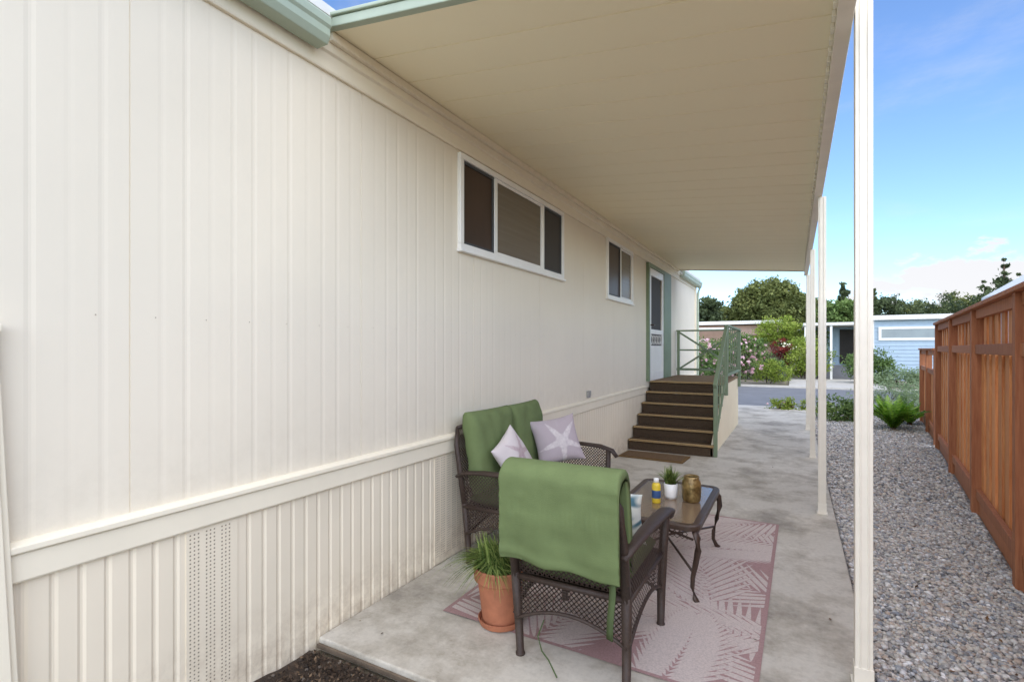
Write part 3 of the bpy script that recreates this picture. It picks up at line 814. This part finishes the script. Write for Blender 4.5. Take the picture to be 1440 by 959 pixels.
arm=seat('patio_armchair',.275,(-.915,2.515,0),R(0),'dark wicker patio armchair draped with green cushion, seen from behind','armchair',1,True)
love=seat('loveseat',.62,(-1.70,3.60,0),R(-90),'dark wicker loveseat with green cushions against the wall','sofa',2,False)

def star(cx,cy,r,rot,soft=.022):
    def f(x,y,s):
        dx,dy=x-cx,y-cy; a=math.atan2(dy,dx)+rot; rr=math.hypot(dx,dy)
        k=abs(((a/(2*math.pi/5))%1)-.5)*2
        lim=r*(.26+.74*k**3.0)
        mot=.4*noise.noise(Vector((x*60,y*60,1)))
        return max(0,min(1,(lim-rr)/soft+.5))*(.72+mot)+.25*noise.noise(Vector((x*25,y*25,5)))
    return f
M_pil=attr_mat('mauve_pillow',[(.1,S(178,165,168)),(.9,S(210,201,199))],rough=.9,bump=.3)
M_pil2=attr_mat('pale_pillow',[(.1,S(212,202,199)),(.9,S(184,161,163))],rough=.9,bump=.3)
M_pil3=attr_mat('blue_pillow',[(.2,S(226,226,216)),(.8,S(86,120,132))],rough=.9,bump=.3)
def lookrot(normal,roll=0):
    q=Vector(normal).to_track_quat('Z','Y'); return (q.to_matrix()@Matrix.Rotation(roll,3,'Z')).to_euler()
o=cushion('throw_pillow',.40,.40,.15,M_pil,None,(-1.74,3.93,.735),lookrot((.55,-.75,.42),R(10)),p=2.2,q=.5,n=90,pinch=.1,wr=.010,colf=star(.03,-.03,.21,R(95)))
tag(o,'mauve throw pillow with pale starfish on the loveseat','pillow')
o=cushion('throw_pillow',.34,.34,.14,M_pil2,None,(-1.80,3.28,.715),lookrot((.95,-.12,.35),R(28)),p=2.2,q=.5,n=70,pinch=.1,wr=.010,seed=4,colf=star(.03,0,.16,R(20)))
tag(o,'small pale throw pillow with mauve starfish on the loveseat','pillow')
o=cushion('throw_pillow',.38,.30,.12,M_pil3,None,(-.86,2.62,.62),lookrot((0,1,.3),0),p=2.2,q=.5,n=70,pinch=.1,wr=.008,seed=9,colf=lambda x,y,s:(.5+.5*math.sin(x*60+3*math.sin(y*40)))*(.5+.5*math.cos(y*55)))
tag(o,'blue and cream patterned pillow on the armchair seat','pillow')

# ------------------------------------------------------------ coffee table
tb=thing('coffee_table',(-.775,3.66,0),'bronze patio coffee table with textured glass top and curved legs','table')
hx,hy,tz=.275,.50,.45
def rrect(hx,hy,r,n=6):
    out=[]
    for cx,cy,a0 in ((hx-r,hy-r,0),(-hx+r,hy-r,90),(-hx+r,-hy+r,180),(hx-r,-hy+r,270)):
        for i in range(n+1):
            a=R(a0+90*i/n); out.append((cx+r*math.cos(a),cy+r*math.sin(a)))
    return out
mb=MB(); rr=rrect(hx,hy,.07); n=len(rr)
ring=[]
prof=[(0,-.035),(.012,-.03),(.012,-.004),(.004,.004),(-.03,.004),(-.034,-.002),(-.03,-.03)]
for k,(x,y) in enumerate(rr):
    p=Vector(rr[k-1]);q=Vector(rr[(k+1)%n]); d=(q-p).normalized(); nn=Vector((d.y,-d.x))
    for o_,z in prof: ring.append((x+nn.x*o_,y+nn.y*o_,tz+z))
m=len(prof)
mb.add(ring,[(k*m+i,k*m+(i+1)%m,((k+1)%n)*m+(i+1)%m,((k+1)%n)*m+i) for k in range(n) for i in range(m)])
for a in (-1,1):
    mb.tube([(a*hx*.93,-hy*.9+i*hy*.18,.36-.05*math.sin(math.pi*i/10)*-1) for i in range(11)],.008,6)
    mb.tube([(-hx*.9+i*hx*.18,a*hy*.93,.36+.04*math.sin(math.pi*i/10)) for i in range(11)],.008,6)
    lattice(mb,lambda u,v:(a*hx*.95,-hy*.88+u,.36+v),hy*1.76,.06,.03,.006)
    lattice(mb,lambda u,v:(-hx*.85+u,a*hy*.95,.36+v),hx*1.7,.06,.03,.006)
mb.obj('frame',M_bronze,tb,smooth=False)
mb=MB(); rg=rrect(hx-.032,hy-.032,.05); mb.prism(rg,'z',tz-.008,tz-.001)
M_tg,t,b=nt('table_glass'); b.inputs['Base Color'].default_value=S(190,168,142); b.inputs['Transmission Weight'].default_value=.8; b.inputs['Roughness'].default_value=.12
nz=N(t,'ShaderNodeTexVoronoi'); nz.inputs['Scale'].default_value=90; tc=N(t,'ShaderNodeTexCoord'); t.links.new(tc.outputs['Object'],nz.inputs['Vector'])
bp=N(t,'ShaderNodeBump'); bp.inputs['Strength'].default_value=.3; bp.inputs['Distance'].default_value=.002; t.links.new(nz.outputs['Distance'],bp.inputs['Height']); t.links.new(bp.outputs[0],b.inputs['Normal'])
mb.obj('glass_top',M_tg,tb)
for sx in (-1,1):
    for sy_ in (-1,1):
        mb=MB(); path=[(.245,.455,.43),(.275,.49,.38),(.280,.497,.31),(.262,.475,.22),(.243,.452,.13),(.24,.45,.07),(.258,.47,.02),(.272,.486,.0)]
        mb.tube([(sx*a,sy_*b_,c) for a,b_,c in path],[.017,.02,.02,.017,.014,.013,.015,.018],9); mb.obj('leg',M_bronze,tb,smooth=True)
mb=MB(); mb.tube([(-.25,-.46,.16),(0,0,.2),(.25,.46,.16)],.008,6); mb.tube([(.25,-.46,.16),(0,0,.184),(-.25,.46,.16)],.008,6); mb.obj('stretcher',M_bronze,tb,smooth=True)

TZ=.4495
def blades(n,ln,spread,w,seed,z0=0,r0=.04,droop=.6,bias=None):
    g=random.Random(seed); mb=MB()
    for k in range(n):
        a=g.uniform(0,6.283)
        if bias is not None and g.random()<.55: a=bias+g.gauss(0,.6)
        l=ln*g.uniform(.6,1.1); s_=spread*g.uniform(.15,1); r=r0*math.sqrt(g.random())
        if bias is not None: l*=1+.35*max(0,math.cos(a-bias))
        p0=Vector((r*math.cos(a*1.7),r*math.sin(a*1.7),z0)); d=Vector((math.cos(a),math.sin(a),0)); side=Vector((-math.sin(a),math.cos(a),0))
        vs=[];m=7
        for i in range(m+1):
            t=i/m
            p=p0+d*(s_*l*(t**1.2))+Vector((0,0,l*(t-droop*s_*t*t*t*1.0)*(1-.35*min(1,s_))))
            ww=w*(1-t**2)*.5+.0004
            vs+=[p-side*ww,p+side*ww]
        mb.add(vs,[(2*i,2*i+1,2*i+3,2*i+2) for i in range(m)],0,g.random())
    return mb
e=thing('potted_grass',(-.76,3.69,TZ),'small green grass plant in white pot on glass table','potted plant')
mb=MB(); mb.lathe([(0,0),(.036,0),(.042,.02),(.047,.105),(.044,.106),(.041,.09),(0,.088)],32); mb.obj('pot',M_white,e,smooth=True)
blades(190,.17,.8,.007,3,.085,.035).obj('grass',L_grass,e,fixn=False)
e=thing('drink_bottle',(-.825,3.535,TZ),'yellow plastic bottle with blue label on glass table','bottle')
mb=MB(); mb.lathe([(0,0),(.026,0),(.029,.005),(.029,.120),(.024,.132),(.014,.138)],28); mb.obj('body',mat('yellow_plastic',S(226,196,60),.35,.04,10),e,smooth=True)
mb=MB(); mb.lathe([(.0295,.035),(.0298,.036),(.0298,.087),(.0295,.088)],28); mb.obj('label_band',mat('blue_label',S(58,88,134),.4,.06,20),e,smooth=True)
mb=MB(); mb.lathe([(.014,.138),(.018,.14),(.018,.165),(.014,.168),(0,.168)],24); mb.obj('cap',M_white,e,smooth=True)
e=thing('candle_jar',(-.62,3.68,TZ),'mottled bronze glass candle jar on glass table','jar')
mb=MB(); mb.lathe([(0,0),(.05,0),(.06,.012),(.064,.05),(.064,.12),(.058,.145),(.050,.155),(.052,.175),(.049,.176),(.046,.157),(.054,.14),(.058,.1),(.055,.02),(0,.016)],36)
mb.obj('jar',mat('mottled_bronze',S(70,50,24),.3,.5,18,.3,40,metal=.5,c2=S(168,142,90)),e,smooth=True)
mb=MB(); mb.lathe([(0,.06),(.054,.06)],24); mb.obj('candle',M_trim,e,smooth=True)

e=thing('terracotta_planter',(-1.41,2.43,.008),'terracotta flower pot with drooping grass beside armchair','potted plant')
mb=MB(); mb.lathe([(0,0.0),(.115,0),(.125,.03),(.12,.032),(.108,.01),(.095,.012),(.1,.02),(.127,.235),(.142,.238),(.147,.245),(.15,.305),(.146,.31),(.135,.308),(.13,.28),(.0,.28)],48)
mb.obj('pot',M_terra,e,smooth=False,bevel=0)
mb=MB(); mb.lathe([(.13,.282),(.0,.29)],24); mb.obj('soil',M_soil,e)
blades(850,.24,1.35,.007,8,.28,.12,.95,bias=R(195)).obj('grass',L_grass,e,fixn=False)

# ------------------------------------------------------------ fence
def fence(loc,rotz,y0,y1,H,label,lower=False):
    e=thing('wooden_fence',loc,label,'fence',rotz)
    g=random.Random(3)
    ny=max(1,round((y1-y0)/2.05)); sec=(y1-y0)/ny
    for i in range(ny+1):
        y=y0+i*sec
        mb=MB(); mb.box(-.07,.025,y-.045,y+.045,-.1,H-.03,0,g.uniform(0,.6)); mb.obj('post',M_woodd,e,bevel=.005)
    zm=H-.44
    for i in range(ny):
        a=y0+i*sec+.046; b=y0+(i+1)*sec-.046
        mb=MB(); y=a; k=0; w=.135
        nb=round((b-a)/w); w=(b-a)/nb
        for k in range(nb):
            off=.018 if k%2 else 0
            mb.box(off-.0,off+.017,y+.002-(.012 if k%2 else 0),y+w-.002+(.012 if k%2 else 0),.10,zm-.001,0,g.random()); y+=w
        mb.obj('lower_panel',M_wood,e)
        if not lower:
            mb=MB(); nb2=nb; y=a
            for k in range(nb2):
                off=.018 if k%2==0 else 0
                mb.box(off,off+.015,y-.008*(k%2==0),y+w+.008*(k%2==0),zm+.07,H-.085,0,g.random()); y+=w
            mb.obj('upper_panel',M_wood,e)
        for (z0,z1,x0) in ((zm,zm+.085,-.045),(H-.115,H-.03,-.04),(.10,.19,-.04),(-.06,.095,-.02)):
            mb=MB(); mb.box(x0,.0-.001 if z0>0 else .02,a,b,z0,z1,0,g.uniform(.1,.8)); mb.obj('rail',M_woodd,e,bevel=.004)
    mb=MB(); mb.box(-.09,.055,y0-.06,y1+.06,H-.029,H+.005,0,.5); mb.obj('cap_rail',M_woodd,e,bevel=.005)
fr=-math.atan(.1178)
fence((1.326,4.58,0),fr,-3.9,5.55,1.89,'tall reddish redwood fence with board panels and cap')
fence((fence_x(10.35),10.35,0),fr,0,3.4,1.5,'lower reddish fence run continuing to the street',True)

# ------------------------------------------------------------ small plants
def fern(loc,seed,ln,n,label):
    e=thing('fern',loc,label,'fern'); g=random.Random(seed); mb=MB()
    for k in range(n):
        a=g.uniform(0,6.283); l=ln*g.uniform(.7,1.1); out=g.uniform(.3,.85)
        d=Vector((math.cos(a),math.sin(a),0)); sd=Vector((-math.sin(a),math.cos(a),0)); tint=g.random()
        for i in range(22):
            t=i/21; p=d*(out*l*t)+Vector((0,0,l*(1.1*t-.75*out*t*t)+.02))
            ll=l*.17*math.sin(math.pi*(t*.85+.12)); 
            for s_ in (-1,1):
                tip=p+sd*s_*ll+d*ll*.5+Vector((0,0,-ll*.15)); w=d*.018+Vector((0,0,.006))
                mb.add([p-w,p+w,tip],[(0,1,2)],0,min(1,max(0,tint+g.uniform(-.2,.2))))
    mb.obj('fronds',L_fern,e,fixn=False); 
    m2=MB(); m2.tube([(0,0,-.08),(0,0,.06)],[.06,.04],8); m2.obj('crown',M_bark,e)
fern((1.66,12.1,-.05),1,.74,56,'bright green sword fern in gravel near fence')
fern((2.05,13.0,-.05),2,.5,26,'small bright green fern in gravel near fence')
bush('shrub',(.78,12.9,-.05),'low green leafy shrub in gravel beside the awning',[(0,0,.24,.42,.35,.28),(.35,.2,.2,.3,.3,.22)],2000,.035,L_mid,11)
bush('shrub',(1.9,14.4,-.05),'silvery green lavender shrub near the street',[(0,0,.38,.55,.4,.40),(.5,.1,.3,.4,.35,.3),(-.45,.1,.30,.4,.3,.32)],3800,.035,L_silver,12,asp=.25)
bush('shrub',(2.6,14.9,-.05),'silvery green lavender shrub near the street',[(0,0,.4,.5,.4,.42)],1800,.035,L_silver,13,asp=.25)
bush('ground_cover_plant',(-.35,14.35,-.03),'low green weeds with pale flowers beside the slab',[(0,0,.1,.35,.2,.17),(.4,.05,.12,.3,.2,.2),(.1,.1,.1,.3,.2,.14)],1600,.03,L_lime,14,cat='plant',flowers=(L_pink,8,.02))
bush('ground_cover_plant',(.55,14.5,-.03),'low green weeds in gravel beside the road',[(0,0,.08,.35,.2,.14),(.4,.05,.06,.3,.2,.1)],900,.03,L_lime,15,cat='plant')

# ------------------------------------------------------------ across the road
bush('rose_bush',at(1030,22),'rose bush with pale pink blossoms across the road',[(0,0,1.0,1.0,.8,.9),(-.9,.1,1.1,.8,.7,.8),(.7,.1,1.2,.7,.6,.8),(.2,0,1.6,.7,.6,.5)],7000,.06,L_mid,31,flowers=(L_pink,190,.06),cat='rose bush')
bush('rose_bush',at(985,20),'rose bush with pale pink blossoms across the road',[(0,0,1.0,.8,.7,.9)],3000,.06,L_mid,32,flowers=(L_pink,50,.055),cat='rose bush')
bush('shrub',at(1078,23),'green and yellow mixed shrub across the road',[(0,0,.5,.7,.5,.5),(.5,0,.45,.5,.5,.45)],2500,.05,L_lime,33)
tree('garden_tree',at(1094,29),'small yellow-green garden tree across the road',3.4,[(0,0,2.6,1.0,.9,.8),(-.6,.1,2.2,.7,.7,.6),(.6,0,2.3,.7,.6,.6)],4500,.07,L_lime,34,.07)
tree('garden_tree',at(1097,26),'small tree with dark red leaves across the road',2.2,[(0,0,1.5,.5,.5,.5),(.2,0,1.1,.4,.4,.5)],1800,.05,L_red,35,.04)
bush('hedge',at(1132,25.5),'rounded light green garden bush across the road',[(0,0,1.1,.85,.7,1.0),(.5,.1,.9,.7,.6,.8),(-.4,0,.8,.6,.6,.7)],6500,.06,L_lime,36)
bush('shrub',at(1150,27.5),'tall green shrub by the neighbouring carport',[(0,0,1.5,.7,.7,1.3)],2500,.06,L_mid,37)
bush('shrub',at(1222,22.5),'leafy green shrub in front of blue house',[(0,0,.75,.8,.7,.75),(.5,0,.6,.6,.5,.6),(-.4,0,.9,.5,.5,.5)],4500,.06,L_mid,38)
bush('shrub',at(1262,21),'low grey-green shrub in front of blue house',[(0,0,.35,.9,.6,.35),(.8,0,.3,.7,.5,.3)],2500,.05,L_silver,39)
for k,(px,d) in enumerate(((1084,24.3),(1096,24.0))):
    e=thing('planter_pot',at(px,d,-.02),'dark grey garden pot with green plant across the road','potted plant',group='dark garden pots')
    mb=MB(); mb.lathe([(0,0),(.2,0),(.28,.5),(.3,.5),(.3,.56),(.26,.56),(.24,.48),(0,.48)],20); mb.obj('pot',M_rock,e)
    P,t=cloud([(0,0,.75,.35,.35,.3)],500,60+k); leaf_obj('foliage',P,t,.05,L_mid,e,k)
bush('hedge',at(1060,26),'clipped dark green hedge across the road',[(0,0,.6,1.5,.6,.7),(-1.6,0,.6,1.2,.6,.7)],4000,.07,L_dark,40)

# blue house
def lapwall(mb,x0,x1,y,z0,z1,h=.18,mi=0):
    z=z0
    while z<z1-.01:
        t=min(z1,z+h); mb.add([(x0,y-.03,z),(x1,y-.03,z),(x1,y-.005,t),(x0,y-.005,t),(x0,y-.005,z),(x1,y-.005,z)],[(0,1,2,3),(0,4,5,1)],mi); z+=h
bh=thing('blue_house',(3.42,31.2,0),'light blue lap-sided mobile home with flat white-edged roof','house')
mb=MB(); lapwall(mb,0,3.2,0,0,2.95); mb.box(0,3.2,0,9,-.08,2.95,0); mb.obj('wall',M_blue,bh,fixn=False)
mb=MB(); mb.box(-.15,3.35,-.3,9.2,2.96,3.1); mb.box(-.16,3.36,-.31,-.25,2.9,3.13); mb.obj('roof',M_roofw,bh,bevel=.01)
mb=MB(); mb.box(-.06,.08,-.05,.02,0,2.95); mb.obj('corner_trim',M_white,bh)
mb=MB(); mb.box(.09,3.2,-.045,-.02,0,.55); mb.obj('skirting',M_blue,bh)
e=bpy.data.objects.new('window',None); COL.objects.link(e); e.parent=bh; e.location=(.25,-.04,1.9)
mb=MB(); mb.box(0,2.35,-.04,.0,0,.12); mb.box(0,2.35,-.04,0,.55,.67); mb.box(0,.12,-.04,0,.12,.55); mb.box(2.23,2.35,-.04,0,.12,.55); mb.obj('frame',M_white,e)
mb=MB(); mb.add([(.12,-.02,.12),(2.23,-.02,.12),(2.23,-.02,.55),(.12,-.02,.55)],[(0,1,2,3)]); mb.obj('pane',mat('pale_window',S(150,160,160),.15,.1,1),e,fixn=False)
cp=thing('carport',(1.9,30.5,0),'flat white carport roof attached to blue house','carport')
mb=MB(); mb.box(-1.5,1.35,-.8,6,2.64,2.78); mb.obj('roof',M_roofw,cp,bevel=.01)
for x in (-1.4,-.3):
    mb=MB(); mb.box(x-.05,x+.05,-.7,-.6,-.05,2.62); mb.obj('post',M_white,cp)
mb=MB(); lapwall(mb,-1.2,1.5,1.6,0,2.6); mb.box(-1.2,1.5,1.6,1.7,-.05,2.62); mb.obj('wall',M_bluesh,cp,fixn=False)
mb=MB(); mb.box(.2,.9,1.53,1.56,.7,2.5); mb.obj('door',M_dark,cp)
e=thing('entry_steps',(2.1,30.7,0),'grey concrete entry steps under the carport','steps')
mb=MB()
for k in range(4): mb.box(-.65,.65,k*.3,1.35,-.05+.17*k,.17*(k+1)-.05)
mb.obj('step',M_asph,e)
th=thing('tan_house',(-4.5,34,0),'low tan mobile home with white flat roof across the road','house')
mb=MB(); lapwall(mb,-3.5,3.6,0,0,2.9); mb.box(-3.5,3.6,0,5,-.05,2.9); mb.obj('wall',M_pink,th,fixn=False)
mb=MB(); mb.box(-3.9,3.9,-.5,5.4,2.95,3.15); mb.box(-3.5,1.2,-1.8,-.55,2.6,2.72); mb.obj('roof',M_roofw,th,bevel=.01)
mb=MB(); mb.box(1.5,2.9,-.05,-.031,1.4,2.3); mb.obj('window',M_glass,th)
nh=thing('white_gabled_house',(6.55,18.9,0),'small white gabled building behind the redwood fence','house')
mb=MB(); mb.box(-1.2,4.2,0,1.6,-.05,3.0); mb.obj('wall',M_white,nh)
mb=MB(); mb.prism([(-1.5,2.9),(1.5,4.9),(4.5,2.9),(4.5,3.05),(1.5,5.1),(-1.5,3.05)],'y',-.3,1.9); mb.obj('roof',M_roofw,nh)

# ------------------------------------------------------------ trees
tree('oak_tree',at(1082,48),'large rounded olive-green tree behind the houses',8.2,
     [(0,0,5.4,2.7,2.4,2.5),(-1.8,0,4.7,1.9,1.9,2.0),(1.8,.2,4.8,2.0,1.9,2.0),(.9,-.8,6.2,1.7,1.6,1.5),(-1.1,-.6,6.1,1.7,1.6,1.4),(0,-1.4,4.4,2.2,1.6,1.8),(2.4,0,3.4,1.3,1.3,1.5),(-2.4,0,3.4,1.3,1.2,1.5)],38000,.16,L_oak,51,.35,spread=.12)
for k,(px,d,h,r,m) in enumerate([(985,50,6.6,2.0,L_dark),(1012,56,6.2,2.4,L_oak),(1150,60,7.5,2.4,L_oak),(1172,52,6.5,1.8,L_mid),(1245,66,8.6,2.8,L_dark),(1283,70,8.3,2.8,L_oak),(1322,62,8.3,2.9,L_dark),(1362,64,8.8,3.0,L_oak),(1402,58,8.4,2.6,L_dark),(1440,60,9.2,3.0,L_dark)]):
    g=random.Random(k*5+1); z=h-r*.95
    bl=[(0,0,z,r,r,r*.8)]+[(g.uniform(-.8,.8)*r,g.uniform(-.5,.5)*r,z+g.uniform(-1.1,.5)*r,r*.6,r*.6,r*.5) for _ in range(6)]
    tree('background_tree',at(px,d),'dark leafy tree in the distant tree line',h,bl,6500,.19,m,70+k,.25,group='trees beyond the houses',spread=.15)
def conifer(px,d,h,w,seed,mtl):
    bl=[]; n=9; g=random.Random(seed)
    for i in range(n):
        t=i/(n-1); z=h*(.25+.73*t); r=w*(1-t)**.8*.9+.2
        for j in range(3): a=g.uniform(0,6.28); bl.append((math.cos(a)*r*.5,math.sin(a)*r*.5,z,r*.75,r*.75,h*.055))
    tree('conifer_tree',at(px,d),'tall dark conifer rising above the tree line',h,bl,7500,.22,mtl,seed,.2,spread=.32,trunk_h=h*.82,group='tall conifers')
conifer(1186,62,9.2,1.3,91,L_dark); conifer(1212,66,9.4,1.4,92,L_dark); conifer(1228,64,8.6,1.2,93,L_dark)
conifer(1412,66,13.0,2.8,94,L_dark); conifer(1385,70,10.6,2.0,95,L_dark); conifer(1430,70,11.5,2.2,96,L_dark)
bl=[]; g=random.Random(9)
for px in range(960,1500,14):
    x,y,_=at(px,95); h=g.uniform(7,10.5); bl.append((x,y,h*.55,3.4,3.4,h*.45))
P,t=cloud(bl,26000,99,.2); o=leaf_obj('distant_woods',P,t,.34,L_dark,None,4); o['kind']='stuff'; o['label']='hazy dark line of distant woods'; o['category']='woods'

# ------------------------------------------------------------ light
EL,AZ=R(40),R(152)
sd=Vector((math.sin(AZ)*math.cos(EL),math.cos(AZ)*math.cos(EL),math.sin(EL)))
sun=bpy.data.lights.new('sun','SUN'); sun.energy=5.0; sun.angle=R(120); sun.color=(1,.945,.865)
so=bpy.data.objects.new('sun',sun); COL.objects.link(so); so.rotation_euler=sd.to_track_quat('Z','Y').to_euler(); so.location=(0,0,20)
w=bpy.data.worlds.new('World'); scene.world=w; w.use_nodes=True; t=w.node_tree
bg=t.nodes['Background']; bg.inputs[1].default_value=.15
sky=N(t,'ShaderNodeTexSky'); sky.sky_type='NISHITA'; sky.sun_disc=False; sky.sun_elevation=EL; sky.sun_rotation=AZ
sky.air_density=1.0; sky.dust_density=.25; sky.ozone_density=2.0
tc=N(t,'ShaderNodeTexCoord')
def vdist(c,sc):
    mp=N(t,'ShaderNodeMapping',vector_type='POINT'); mp.inputs['Location'].default_value=(-c[0]*sc[0],-c[1]*sc[1],-c[2]*sc[2]); mp.inputs['Scale'].default_value=sc
    t.links.new(tc.outputs['Generated'],mp.inputs[0])
    l=N(t,'ShaderNodeVectorMath',operation='LENGTH'); t.links.new(mp.outputs[0],l.inputs[0])
    return l.outputs['Value']
def noise_(sc,st):
    mp=N(t,'ShaderNodeMapping'); mp.inputs['Scale'].default_value=st; t.links.new(tc.outputs['Generated'],mp.inputs[0])
    n=N(t,'ShaderNodeTexNoise'); n.inputs['Scale'].default_value=sc; n.inputs['Detail'].default_value=9; n.inputs['Roughness'].default_value=.6
    t.links.new(mp.outputs[0],n.inputs[0]); return n.outputs['Fac']
def M(op,a,b=None):
    m=N(t,'ShaderNodeMath',operation=op)
    for i,x in enumerate((a,b)):
        if x is None: continue
        if isinstance(x,(int,float)): m.inputs[i].default_value=x
        else: t.links.new(x,m.inputs[i])
    return m.outputs[0]
def SM(v,a,b,hi=1):
    m=N(t,'ShaderNodeMapRange',interpolation_type='SMOOTHSTEP'); t.links.new(v,m.inputs['Value'])
    m.inputs['From Min'].default_value=a; m.inputs['From Max'].default_value=b; m.inputs['To Max'].default_value=hi
    return m.outputs[0]
n1=noise_(15,(1,1,2.2))
d1=vdist((.205,.97,.095),(8.5,3,17))
v=M('ADD',n1,M('MULTIPLY',M('SUBTRACT',1,d1),.34))
c1=SM(v,.52,.64,.95)
n2=noise_(4,(1,1,3))
c2=SM(n2,.48,.8,.25)
cm=M('MAXIMUM',c1,c2)
gain=N(t,'ShaderNodeMixRGB',blend_type='MULTIPLY'); gain.inputs[0].default_value=1; gain.inputs[2].default_value=(1.3,1.5,1.8,1)
t.links.new(sky.outputs[0],gain.inputs[1])
mx=N(t,'ShaderNodeMixRGB'); t.links.new(cm,mx.inputs[0]); t.links.new(gain.outputs[0],mx.inputs[1]); mx.inputs[2].default_value=(6.3,6.15,6.2,1)
t.links.new(mx.outputs[0],bg.inputs[0])

# ------------------------------------------------------------ camera
cam=bpy.data.cameras.new('camera'); co=bpy.data.objects.new('camera',cam); COL.objects.link(co)
cam.lens=18; cam.sensor_width=36; cam.shift_y=.0073; cam.clip_start=.05; cam.clip_end=2000
co.location=(0,0,1.5); co.rotation_euler=(R(90),0,YAW)
scene.camera=co
scene.view_settings.view_transform='Standard'; scene.view_settings.look='None'; scene.view_settings.exposure=0
